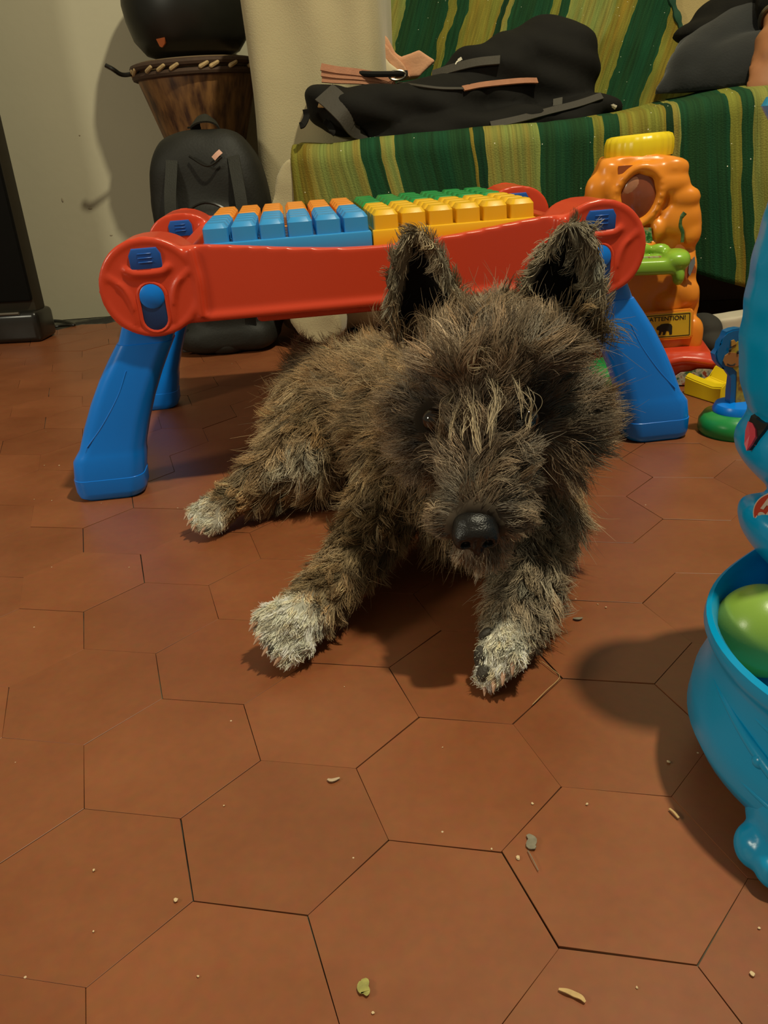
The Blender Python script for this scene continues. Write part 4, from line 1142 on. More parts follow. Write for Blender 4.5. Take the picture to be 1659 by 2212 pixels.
# ------------------------------------------------------------------ giraffe figure on a green base
gb = on_floor(1590, 930)
gir = thing('giraffe_figure', 'blue rimmed giraffe toy panel standing on a round green base', 'toy figure', (gb.x, gb.y, 0), math.radians(6))
LGi = local(gir)
bm = bmesh.new(); add_lathe(bm, [(0.0415, 0.0), (0.0435, 0.004), (0.0430, 0.014), (0.038, 0.022), (0.026, 0.026), (0.0, 0.027)], seg=40, cap=False); obj('green_base', bm, M_GREENB, gir)
bm = bmesh.new(); add_lathe(bm, [(0.028, 0.022), (0.029, 0.028), (0.026, 0.034), (0.012, 0.037), (0.0, 0.037)], seg=32, cap=False); obj('blue_collar', bm, M_BLUE, gir)
def gp(u, v, off=0.0):
    p = LGi(at(u, v, gb.y)); return Vector((p.x, off, p.z))
rim = [(1567, 892), (1570, 872), (1571, 845), (1575, 812), (1566, 800), (1552, 792), (1540, 778), (1536, 762), (1545, 752), (1548, 738), (1556, 728), (1562, 714), (1576, 709), (1590, 707), (1606, 709), (1624, 716), (1634, 735), (1630, 765), (1636, 800), (1640, 840), (1650, 870), (1652, 894)]
def plate(name, px, off, th, mat, parent, bev=0.0):
    bm = bmesh.new(); P_ = [gp(u, v) for u, v in px]
    a = ring_verts(bm, [Vector((p.x, off, p.z)) for p in P_]); b_ = ring_verts(bm, [Vector((p.x, off + th, p.z)) for p in P_])
    bridge(bm, a, b_); f1_ = bm.faces.new(a); bm.faces.new(list(reversed(b_)))
    if bev:
        bmesh.ops.bevel(bm, geom=list(f1_.edges), offset=bev, segments=2, affect='EDGES')
    return obj(name, bm, mat, parent, smooth=bool(bev))
pan = plate('rim_panel', rim, -0.006, 0.012, plastic('giraffe_blue', (0.0, 0.105, 0.30, 1)), gir, 0.0016)
M_GIR = mottled('giraffe_print', [(0.34, 0.27, 0.03, 1), (0.37, 0.29, 0.035, 1), (0.30, 0.20, 0.03, 1), (0.16, 0.08, 0.02, 1)], 90)
plate('giraffe_body', [(1580, 886), (1582, 860), (1584, 830), (1584, 800), (1574, 790), (1566, 772), (1570, 750), (1580, 738), (1592, 730), (1612, 728), (1622, 745), (1622, 790), (1628, 830), (1634, 862), (1636, 888)], -0.0072, 0.002, M_GIR, pan)
plate('muzzle', [(1552, 775), (1556, 764), (1566, 757), (1580, 758), (1591, 768), (1592, 778), (1584, 786), (1570, 789), (1557, 785)], -0.0085, 0.002, plain('muzzle_print', (0.30, 0.14, 0.05, 1), rough=0.4), pan)
for u, v in ((1566, 752), (1584, 757)):
    bm = bmesh.new(); p = gp(u, v); add_ell(bm, (p.x, -0.0088, p.z), (0.0016, 0.0010, 0.0022), seg=10, rings=6); obj('eye', bm, M_INK, pan)
bm = bmesh.new(); add_tube(bm, [Vector((p.x, -0.0088, p.z)) for p in (gp(1560, 781), gp(1566, 784), gp(1572, 784), gp(1578, 781))], 0.0007, seg=6); obj('smile', bm, M_INK, pan)
plate('hair_tuft', [(1588, 728), (1590, 714), (1600, 711), (1612, 716), (1612, 728)], -0.0085, 0.002, plain('tuft_print', (0.36, 0.05, 0.05, 1), rough=0.4), pan)
plate('ear', [(1570, 744), (1570, 732), (1576, 730), (1582, 738)], -0.0085, 0.002, plain('ear_print', (0.38, 0.22, 0.05, 1), rough=0.4), pan)

# ------------------------------------------------------------------ blue elephant ball toy
EC = Vector((0.278, 0.350, 0))
ele = thing('elephant_ball_toy', 'bright blue plastic elephant ball toy with open bowl at the right edge', 'toy elephant', EC, 0)
LE = local(ele)
def ep(u, v, y):
    return LE(at(u, v, y))
# pot belly with an open bowl; the rim climbs towards the neck
bm = bmesh.new()
POT = [(0.070, 0.006), (0.096, 0.012), (0.1130, 0.023), (0.1180, 0.034), (0.1160, 0.049), (0.1100, 0.064), (0.1080, 0.076)]
prof = POT + [(0.1085, 0.081), (0.1115, 0.084), (0.1135, 0.089), (0.1125, 0.094), (0.1100, 0.0960), (0.1075, 0.093), (0.1060, 0.086), (0.104, 0.068), (0.085, 0.050), (0.04, 0.045), (0.001, 0.044)]
rings = []
for r, z in prof:
    ring = []
    for k in range(80):
        t = 2 * math.pi * k / 80
        back = max(0.0, math.cos(t - math.radians(58))) ** 4.0
        zz = z + (0.050 * back * min(1, max(0, (z - 0.072) / 0.016)) if r > 0.1 else 0)
        ring.append((r * math.cos(t), r * math.sin(t), zz))
    rings.append(ring_verts(bm, ring))
for a, b in zip(rings, rings[1:]):
    bridge(bm, a, b)
bm.faces.new(rings[0]); bm.faces.new(rings[-1])
bowl = obj('bowl_body', bm, M_AQUA, ele)
pot_r = lambda z: float(np.interp(z, [q[1] for q in POT], [q[0] for q in POT]))
for (za, zb, a0, a1, rr) in ((0.066, 0.030, 172, 258, 0.0040), (0.072, 0.040, 192, 285, 0.0036), (0.040, 0.018, 195, 275, 0.0034)):
    bm = bmesh.new(); P_ = []
    for k in range(25):
        s_ = k / 24; t = math.radians(a0 + (a1 - a0) * s_); z = za + (zb - za) * (0.5 - 0.5 * math.cos(math.pi * s_))
        P_.append(((pot_r(z) - 0.001) * math.cos(t), (pot_r(z) - 0.001) * math.sin(t), z))
    add_tube(bm, P_, [rr * (0.25 + 0.75 * math.sin(math.pi * k / 24)) for k in range(25)], seg=10); obj('moulded_fold', bm, M_AQUA, bowl)
for (ang, z) in ((216, 0.030), (200, 0.056)):
    bm = bmesh.new(); t = math.radians(ang); r_ = pot_r(z) - 0.001
    add_ell(bm, (r_ * math.cos(t), r_ * math.sin(t), z), (0.0042, 0.0042, 0.0042), seg=12, rings=8); obj('moulded_bump', bm, M_AQUA, bowl)
# feet
for ang in (211, 318, 122, 45):
    t = math.radians(ang); c_ = Vector((0.090 * math.cos(t), 0.090 * math.sin(t), 0))
    bm = bmesh.new()
    add_ell(bm, c_ + Vector((0, 0, 0.026)), (0.032, 0.032, 0.0255), power=0.8)
    for da in (-26, 0, 26):
        q = c_ + Vector((0.029 * math.cos(t + math.radians(da)), 0.029 * math.sin(t + math.radians(da)), 0.012)); add_ell(bm, q, (0.0115, 0.0115, 0.0118), power=0.9)
    ft = fused(bm, 0.002, 4)
    for v_ in ft.vertices:
        v_.co.z = max(0.0005, v_.co.z)
    link('foot', ft, ele, M_AQUA)
# neck with collar, head and raised trunk as one skin
EH = 0.440
bm = bmesh.new()
def blob(u, v, r, dy=0.0, rot=(0, 0, 0), power=1.0):
    """ellipsoid whose left side is seen at pixel (u, v)"""
    p = ep(u + 8, v, EH + dy); a_ = rot[1]; add_ell(bm, (p.x + r[0] * math.cos(a_), p.y, p.z - r[0] * math.sin(a_)), r, rot=rot, power=power)
blob(1604, 800, (0.062, 0.060, 0.050)); blob(1603, 740, (0.060, 0.058, 0.050)); blob(1612, 660, (0.054, 0.053, 0.045)); blob(1626, 580, (0.047, 0.047, 0.042)); blob(1645, 505, (0.040, 0.040, 0.036)); blob(1664, 440, (0.036, 0.036, 0.034)); blob(1612, 855, (0.060, 0.058, 0.032))
blob(1598, 935, (0.055, 0.052, 0.024), 0.0, (0, math.radians(28), 0)); blob(1606, 935, (0.055, 0.050, 0.022))
blob(1665, 1040, (0.035, 0.035, 0.030)); blob(1668, 1080, (0.036, 0.034, 0.030))
blob(1602, 1098, (0.050, 0.044, 0.018), -0.012, (0, math.radians(34), 0)); blob(1606, 1118, (0.050, 0.044, 0.015), -0.012, (0, math.radians(40), 0))
p = ep(1760, 1150, EH); add_chain(bm, [(p.x + 0.02, p.y + 0.01, p.z), (p.x + 0.02, p.y + 0.012, 0.06)], [0.040, 0.042])
for sy in (-1, 1):
    add_ell(bm, (0.075, 0.085 + sy * 0.080, 0.235), (0.020, 0.050, 0.058), rot=(0, 0, sy * 0.4))
hd = fused(bm, 0.0030, 7, 0.55)
link('head', hd, ele, M_AQUA)
pt_ = ep(1664, 440, EH)
bm = bmesh.new(); add_lathe(bm, [(0.030, -0.006), (0.034, 0.006), (0.041, 0.018), (0.044, 0.023), (0.042, 0.027), (0.033, 0.022), (0.018, 0.004)], c=(pt_.x + 0.038, pt_.y, pt_.z + 0.022), seg=28, cap=False); obj('trunk_mouth', bm, M_AQUA, ele)
bvh_h = BVHTree.FromPolygons([v.co for v in hd.vertices], [p.vertices for p in hd.polygons])
def on_head(u, v, lift=0.0015):
    o_ = LE((0, 0, H)); d_ = (LE(at(u, v, 1.0)) - o_).normalized()
    h = bvh_h.ray_cast(o_, d_)
    if h[0] is None:
        h = bvh_h.find_nearest(ep(u, v, EH))
    return h[0] + h[1] * lift
def patch(name, px, mat, lift, th, parent, fn):
    bm = bmesh.new(); P_ = [fn(u, v, lift) for u, v in px]; Q_ = [fn(u, v, lift - th) for u, v in px]
    a, b_ = ring_verts(bm, P_), ring_verts(bm, Q_); bridge(bm, a, b_)
    ca = bm.verts.new(sum(P_, Vector()) / len(P_))
    for i in range(len(a)):
        bm.faces.new((a[i], a[(i + 1) % len(a)], ca))
    return obj(name, bm, mat, parent, smooth=False)
patch('mouth_opening', [(u + 9, v) for u, v in ((1621, 894), (1630, 900), (1645, 912), (1656, 914), (1648, 930), (1636, 945), (1626, 960), (1616, 972), (1611, 950), (1612, 920))], plain('mouth_dark', (0.010, 0.009, 0.008, 1), rough=0.5), 0.0020, 0.008, ele, on_head)
patch('tongue', [(u + 9, v) for u, v in ((1618, 914), (1626, 918), (1632, 932), (1632, 948), (1624, 962), (1615, 973), (1610, 960), (1610, 935))], M_PINK, 0.0034, 0.008, ele, on_head)
for sy in (-1, 1):
    bm = bmesh.new(); add_ell(bm, on_head(1770 + sy * 45, 790, 0.0), (0.009, 0.006, 0.011)); obj('eye', bm, M_INK, ele)
# round red badge with white script lettering on the collar
dirb = Vector((-0.60, -0.76, 0.24)).normalized()
cb = on_head(1677, 1108, 0.0)
xb = Vector((0, 0, 1)).cross(dirb).normalized(); yb2 = dirb.cross(xb)
BM = Matrix((( xb.x, yb2.x, dirb.x, cb.x), (xb.y, yb2.y, dirb.y, cb.y), (xb.z, yb2.z, dirb.z, cb.z), (0, 0, 0, 1)))
circ = lambda r, sx=1.0, n=36: [(r * sx * math.cos(2 * math.pi * k / n), r * math.sin(2 * math.pi * k / n)) for k in range(n)]
bm = bmesh.new(); add_prism(bm, circ(0.0118), BM @ Matrix.Translation((0, 0, -0.012)), 0.0140); bad = obj('badge_rim', bm, plain('badge_white', (0.62, 0.52, 0.42, 1), rough=0.4), ele, smooth=False)
bm = bmesh.new(); add_prism(bm, circ(0.0112), BM @ Matrix.Translation((0, 0, 0.001)), 0.0014); obj('badge_face', bm, plastic('badge_red', (0.50, 0.045, 0.012, 1)), bad, smooth=False)
M_LETTER = bpy.data.materials['badge_white']
text('badge_lettering', 'Play', 0.0098, BM @ Matrix.Translation((0, 0.0033, 0.0026)) @ Matrix.Rotation(math.radians(-10), 4, 'Z'), M_LETTER, bad, shear=0.25, bold=0.0004)
text('badge_lettering', 'skool', 0.0090, BM @ Matrix.Translation((0.0002, -0.0036, 0.0026)) @ Matrix.Rotation(math.radians(-10), 4, 'Z'), M_LETTER, bad, shear=0.25, bold=0.0004)
# ------------------------------------------------------------------ ball in the bowl
cbll = at(1646, 1362, 0.392)
bm = bmesh.new(); add_ell(bm, (0, 0, 0), (0.0262, 0.0262, 0.0262), seg=40, rings=24)
ball = obj('toy_ball', bm, plastic('pale_green_plastic', (0.225, 0.40, 0.060, 1), rough=0.3), angle=0); ball.location = cbll
tag(ball, 'lime green plastic ball lying in the blue elephant bowl', 'ball')

# ------------------------------------------------------------------ things under the sofa edge
p = on_floor(1522, 742); p.y = 1.30
p = at(1522, 715, 1.30)
bm = bmesh.new(); add_ell(bm, (0, 0, 0.030), (0.022, 0.040, 0.026), power=0.8); add_ell(bm, (0.0, -0.03, 0.018), (0.020, 0.03, 0.016), power=0.8)
me = fused(bm, 0.003, 4)
for v_ in me.vertices:
    v_.co.z = max(0.0006, v_.co.z)
shoe = link('slipper', me, None, plain('dark_grey_felt', (0.028, 0.027, 0.023, 1), rough=0.9)); shoe.location = (p.x, 1.30, 0)
tag(shoe, 'dark grey rounded slipper on the floor behind the orange tower', 'slipper')
p = at(1590, 745, 1.30)
bm = bmesh.new(); add_box(bm, (0, 0, 0.026), (0.070, 0.045, 0.052), rot=(0, math.radians(-5), 0), bevel=0.003)
me = fused(bm, 0.003, 2)
for v_ in me.vertices:
    v_.co.z = max(0.0006, v_.co.z)
bx_ = link('white_box', me, None, plain('white_card', (0.55, 0.53, 0.44, 1), rough=0.7)); bx_.location = (p.x, 1.305, 0)
tag(bx_, 'small white cardboard box behind the giraffe panel', 'box')

# ------------------------------------------------------------------ crumbs and bits on the tiles
M_CRUMB = plain('bread_crumb', (0.62, 0.50, 0.32, 1), rough=0.9, var=0.3, scale=300)
M_STRAW = plain('dry_straw', (0.50, 0.36, 0.17, 1), rough=0.8, var=0.3, scale=200)
M_LEAFB = plain('dry_leaf_bit', (0.30, 0.30, 0.09, 1), rough=0.8, var=0.6, scale=250)
M_LINT = plain('grey_lint', (0.20, 0.19, 0.15, 1), rough=1.0, var=0.4, scale=300)
for (u, v, r) in ((96, 1006, 1.5), (128, 1006, 2.0), (112, 1082, 1.6), (74, 1079, 1.2), (279, 1226, 1.2), (484, 1741, 1.5), (203, 1881, 2.0), (380, 1946, 3.0), (202, 2013, 1.4), (1444, 1647, 2.6), (1268, 1738, 2.0), (1119, 1855, 3.0), (1062, 1835, 1.6), (1150, 1737, 2.0),
                  (1309, 1313, 2.0), (1291, 1306, 1.3), (428, 2110, 1.4), (1640, 2006, 1.6), (806, 2189, 1.8), (1376, 2134, 1.4), (956, 1615, 1.1), (744, 1484, 1.0), (1625, 2106, 3.0)):
    q = on_floor(u, v); s_ = r * 0.00034
    bm = bmesh.new(); add_ell(bm, (0, 0, s_ * 0.7), (s_ * 1.3, s_, s_ * 0.75), rot=(0, 0, random.uniform(0, 3)), seg=7, rings=5, power=0.9)
    for v_ in bm.verts:
        v_.co.x += random.uniform(-1, 1) * s_ * 0.25; v_.co.y += random.uniform(-1, 1) * s_ * 0.25
    cr = obj('crumb', bm, M_CRUMB); cr.location = (q.x, q.y, 0.0)
    tag(cr, 'tiny pale crumb lying on the clay tiles', 'crumb', 'crumbs on the floor')
def bit(name, px, width, mat, label, cat, lift=0.0006):
    P_ = [on_floor(u, v) for u, v in px]
    c_ = sum(P_, Vector()) / len(P_)
    bm = bmesh.new(); add_ribbon(bm, smooth_path([p - c_ + Vector((0, 0, lift + 0.0006 * (i % 2))) for i, p in enumerate(P_)], 4), width, 0.0005, (0, 0, 1))
    o_ = obj(name, bm, mat); o_.location = (c_.x, c_.y, 0.0004)
    return tag(o_, label, cat)
n_ = lambda k, a: [a * (0.3 + 0.7 * math.sin(math.pi * (i + 0.5) / k)) for i in range(k)]
bit('wood_sliver', [(1207, 2140), (1224, 2146), (1240, 2151), (1255, 2160), (1264, 2168)], n_(17, 0.0026), M_STRAW, 'curved tan wood sliver at the bottom right of the floor', 'sliver')
bit('leaf_bit', [(786, 2118), (788, 2126), (784, 2136), (790, 2148), (788, 2152)], n_(17, 0.0052), M_LEAFB, 'crumpled olive leaf bit near the bottom of the picture', 'leaf')
bit('straw', [(1446, 1750), (1456, 1760), (1466, 1770)], 0.0012, M_STRAW, 'short straw on the tile beside the elephant shadow', 'straw')
bit('seed_husk', [(708, 1686), (718, 1690), (734, 1683)], n_(9, 0.0024), plain('husk', (0.45, 0.36, 0.26, 1), rough=0.8), 'pale winged husk on the tile below the left paw', 'husk')
bit('lint_tuft', [(1140, 1806), (1150, 1818), (1146, 1830), (1157, 1836)], n_(13, 0.0050), M_LINT, 'grey lint tuft on the tile right of centre', 'lint')
bit('lint_scrap', [(1238, 1338), (1248, 1340), (1258, 1337)], n_(9, 0.0030), M_LINT, 'grey scrap of lint beside the right front paw', 'lint')
bit('loose_hair', [(1140, 1840), (1150, 1860), (1163, 1884)], 0.0003, M_LINT, 'single pale dog hair under the lint tuft', 'hair')
bit('loose_hair', [(1170, 1432), (1195, 1452), (1209, 1466), (1180, 1496), (1150, 1525)], 0.0003, M_STRAW, 'single bent pale hair below the right front paw', 'hair')

# ================================================================== the dog
DOG = Vector((0.06, 0.72, 0.0))
dog = thing('terrier_dog', 'shaggy grey-brown terrier lying on the tiles with cream paws', 'dog', DOG)
D = lambda *p: Vector(p) - DOG
LDg = local(dog)

HK = 0.905      # the head is carried forward of the chest, towards the camera
def hp(p):
    return Vector((0, 0, H)) + (Vector(p) - Vector((0, 0, H))) * HK
bones = []      # (p0, p1, r0, r1, flow, length, lift, droop, kind)
def bone(p0, p1, r0, r1, flow, ln, lift=0.35, droop=0.5, kind='coat'):
    if kind in ('head', 'muzzle', 'jaw'):
        p0, p1, r0, r1 = hp(p0), hp(p1), r0 * HK, r1 * HK
    bones.append((D(*p0), D(*p1), r0, r1, Vector(flow).normalized(), ln, lift, droop, kind))
# trunk
bone((0.085, 0.700, 0.098), (0.050, 0.770, 0.090), 0.066, 0.070, (-0.35, 0.85, -0.25), 0.044)
bone((0.050, 0.770, 0.090), (-0.020, 0.880, 0.078), 0.070, 0.062, (-0.45, 0.75, -0.35), 0.042)
bone((-0.020, 0.880, 0.078), (-0.045, 0.910, 0.074), 0.062, 0.056, (-0.55, 0.5, -0.5), 0.038)
# chest and neck
bone((0.083, 0.665, 0.070), (0.085, 0.700, 0.075), 0.058, 0.062, (0.05, 0.2, -1.0), 0.045, 0.4, 0.8)
bone((0.087, 0.590, 0.165), (0.078, 0.690, 0.112), 0.052, 0.064, (0.0, 0.6, -0.5), 0.042, 0.5)
# near hind leg
bone((-0.055, 0.880, 0.068), (-0.075, 0.805, 0.052), 0.054, 0.040, (-0.35, -0.5, -0.65), 0.034, 0.35, 0.9)
bone((-0.075, 0.805, 0.050), (-0.118, 0.780, 0.036), 0.036, 0.024, (-0.75, -0.30, -0.35), 0.028, 0.4, 0.9)
bone((-0.118, 0.780, 0.034), (-0.152, 0.757, 0.026), 0.021, 0.017, (-0.75, -0.45, -0.3), 0.018, 0.35, 0.8)
bone((-0.152, 0.757, 0.024), (-0.166, 0.745, 0.020), 0.017, 0.0165, (-0.75, -0.6, -0.2), 0.0092, 0.22, 0.4, 'paw')
# far hind leg, folded on the other side
bone((0.030, 0.885, 0.060), (0.085, 0.830, 0.045), 0.050, 0.036, (0.5, -0.5, -0.6), 0.032)
bone((0.085, 0.830, 0.035), (0.120, 0.775, 0.022), 0.024, 0.018, (0.5, -0.7, -0.3), 0.018)
# tail
bone((-0.055, 0.950, 0.080), (-0.080, 1.000, 0.110), 0.020, 0.010, (-0.4, 0.8, 0.3), 0.03)
# left front leg (image left)
bone((0.030, 0.690, 0.080), (0.000, 0.650, 0.050), 0.044, 0.030, (-0.45, -0.55, -0.6), 0.030, 0.3, 0.6)
bone((0.000, 0.650, 0.048), (-0.038, 0.575, 0.033), 0.028, 0.0205, (-0.45, -0.80, -0.25), 0.022, 0.3, 0.6)
bone((-0.038, 0.575, 0.032), (-0.055, 0.543, 0.028), 0.0200, 0.0195, (-0.5, -0.8, -0.2), 0.020, 0.35, 0.6)
bone((-0.055, 0.543, 0.028), (-0.072, 0.520, 0.024), 0.0195, 0.0190, (-0.65, -0.7, -0.2), 0.0105, 0.22, 0.35, 'paw')
# right front leg (image right)
bone((0.120, 0.680, 0.075), (0.128, 0.625, 0.048), 0.044, 0.032, (0.1, -0.6, -0.7), 0.030, 0.3, 0.6)
bone((0.128, 0.625, 0.046), (0.104, 0.545, 0.034), 0.029, 0.0225, (-0.15, -0.85, -0.4), 0.024, 0.35, 0.8)
bone((0.104, 0.545, 0.034), (0.088, 0.505, 0.026), 0.0225, 0.0190, (-0.2, -0.85, -0.4), 0.024, 0.4, 0.8)
bone((0.088, 0.505, 0.026), (0.072, 0.470, 0.020), 0.0180, 0.0150, (-0.25, -0.9, -0.25), 0.0105, 0.24, 0.4, 'paw')
# head
bone((0.094, 0.640, 0.162), (0.092, 0.625, 0.160), 0.058, 0.056, (0, 0, 1), 0.029, 0.32, 0.30, 'head')
bone((0.052, 0.632, 0.135), (0.056, 0.620, 0.130), 0.036, 0.034, (0, 0, 1), 0.036, 0.4, 0.45, 'head')
bone((0.138, 0.632, 0.130), (0.132, 0.620, 0.126), 0.036, 0.034, (0, 0, 1), 0.036, 0.4, 0.45, 'head')
bone((0.084, 0.590, 0.140), (0.068, 0.541, 0.100), 0.034, 0.0215, (0, 0, 1), 0.028, 0.36, 0.40, 'muzzle')
bone((0.086, 0.592, 0.100), (0.068, 0.546, 0.066), 0.029, 0.0185, (0, -0.2, -1), 0.020, 0.45, 0.7, 'jaw')
NOSE = LDg(at(1027, 1150, 0.520 * HK))
Dh = lambda *p: hp(p) - DOG

bm = bmesh.new()
for p0, p1, r0, r1, *_ in bones:
    add_capsule(bm, p0, p1, r0, r1, seg=20, hemi=6)
# brow and muzzle pads
for sx in (-1, 1):
    add_ell(bm, Dh(0.092 + sx * 0.026, 0.592, 0.188), (0.020, 0.014, 0.012))
    add_ell(bm, Dh(0.068 + sx * 0.013, 0.541, 0.091), (0.018, 0.018, 0.015))
# toes
def toes(w, d, s, r=0.0085, spread=0.0105, lift=0.0):
    d = Vector(d).normalized(); s = Vector(s).normalized(); out = []
    for k in (-1.5, -0.5, 0.5, 1.5):
        b0 = Vector(w) + s * k * spread; tip_ = b0 + d * (0.017 - 0.003 * abs(k)) + Vector((0, 0, lift))
        add_capsule(bm, b0, tip_, r * 0.95, r, seg=10, hemi=4); out.append((tip_, d))
    return out
T_FL = toes(D(-0.072, 0.518, 0.024), (-0.72, -0.62, -0.10), (0.55, -0.62, -0.55))
T_FR = toes(D(0.072, 0.472, 0.020), (-0.22, -0.92, -0.25), (0.55, -0.12, 0.55), r=0.0078, spread=0.0085)
T_HL = toes(D(-0.166, 0.745, 0.020), (-0.70, -0.68, -0.15), (0.62, -0.60, -0.35), r=0.0072, spread=0.0085)
# ears: cupped upright shells
def ear(base, tip_, side, wide, cup, thick):
    base, tip_, side = Vector(base), Vector(tip_), Vector(side).normalized()
    up_ = tip_ - base; back = up_.cross(side).normalized()
    if back.y < 0:
        back = -back
    ns, nt_ = 14, 12
    F_, B_ = [], []
    for i in range(ns + 1):
        s_ = i / ns; fr, br = [], []
        w_ = wide * (1 - s_ ** 2.6) ** 0.62 * (1 - 0.28 * s_) + 0.004
        for j in range(nt_ + 1):
            t = -1 + 2 * j / nt_
            c_ = base + up_ * s_ + side * t * w_ + back * (cup * (1 - s_ * 0.55) * (1 - t * t)) - back * 0.010 * s_ * s_
            fr.append(c_ - back * thick / 2); br.append(c_ + back * thick / 2)
        F_.append(ring_verts(bm, fr)); B_.append(ring_verts(bm, br))
    for i in range(ns):
        bridge(bm, F_[i], F_[i + 1], False); bridge(bm, list(reversed(B_[i])), list(reversed(B_[i + 1])), False)
        bm.faces.new((F_[i][0], F_[i + 1][0], B_[i + 1][0], B_[i][0])); bm.faces.new((F_[i + 1][-1], F_[i][-1], B_[i][-1], B_[i + 1][-1]))
    bridge(bm, F_[0], B_[0], False); bridge(bm, list(reversed(F_[-1])), list(reversed(B_[-1])), False)
EARS = [(Dh(0.047, 0.652, 0.196), Dh(0.038, 0.664, 0.276), (1, -0.10, 0.12), 0.0240), (Dh(0.145, 0.652, 0.188), Dh(0.160, 0.664, 0.274), (1, 0.10, -0.10), 0.0310)]
for b0, t0, sd, wd in EARS:
    ear(b0, t0, sd, wd, 0.016, 0.009)
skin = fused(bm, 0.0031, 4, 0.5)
for v_ in skin.vertices:
    v_.co.z = max(v_.co.z, 0.0008)
nv = len(skin.vertices)
V = np.empty(nv * 3); skin.vertices.foreach_get('co', V); V = V.reshape(-1, 3)
N = np.empty(nv * 3); skin.vertices.foreach_get('normal', N); N = N.reshape(-1, 3)

def seg_dist(P, a, b):
    a, b = np.array(a), np.array(b); ab = b - a
    t = np.clip(((P - a) @ ab) / max(ab @ ab, 1e-12), 0, 1)
    q = a + t[:, None] * ab
    return np.linalg.norm(P - q, axis=1), t
def ear_info(P, want_lat=False):
    """index of the ear a point belongs to (or -1) and height along it."""
    idx, hgt, lt = -np.ones(len(P), int), np.zeros(len(P)), np.zeros(len(P))
    for k, (b0, t0, sd, wd) in enumerate(EARS):
        b0_, up_ = np.array(b0), np.array(t0 - b0); L2 = up_ @ up_
        s_ = ((P - b0_) @ up_) / L2
        lat = np.abs((P - b0_) @ np.array(Vector(sd).normalized()))
        dep = np.abs((P - b0_ - s_[:, None] * up_)[:, 1])
        m_ = (s_ > 0.14) & (lat < wd * 1.25) & (dep < 0.032)
        idx[m_] = k; hgt[m_] = s_[m_]; lt[m_] = lat[m_] / wd
    return (idx, hgt, lt) if want_lat else (idx, hgt)
PAWS = [D(-0.078, 0.512, 0.024), D(0.068, 0.462, 0.020), D(-0.172, 0.738, 0.020)]
PAWR = [0.036, 0.045, 0.026]
EYES = []
bvh_d = BVHTree.FromPolygons([v.co for v in skin.vertices], [p.vertices for p in skin.polygons])
def on_dog(u, v):
    o_ = LDg((0, 0, H)); d_ = (LDg(at(u, v, 1.0)) - o_).normalized()
    h = bvh_d.ray_cast(o_, d_)
    if h[0] is None:
        h = bvh_d.find_nearest(LDg(at(u, v, 0.6)))
    return h[0], h[1]
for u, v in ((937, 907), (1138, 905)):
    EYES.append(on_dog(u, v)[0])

def smoothnoise(P, f, seed):
    """cheap smooth vector noise in -1..1"""
    r_ = np.random.default_rng(seed); out = np.zeros((len(P), 3))
    for _ in range(4):
        k = r_.normal(0, 1, (3, 3)) * f; ph = r_.uniform(0, 6.28, 3)
        out += np.sin(P @ k + ph)
    return out / 4

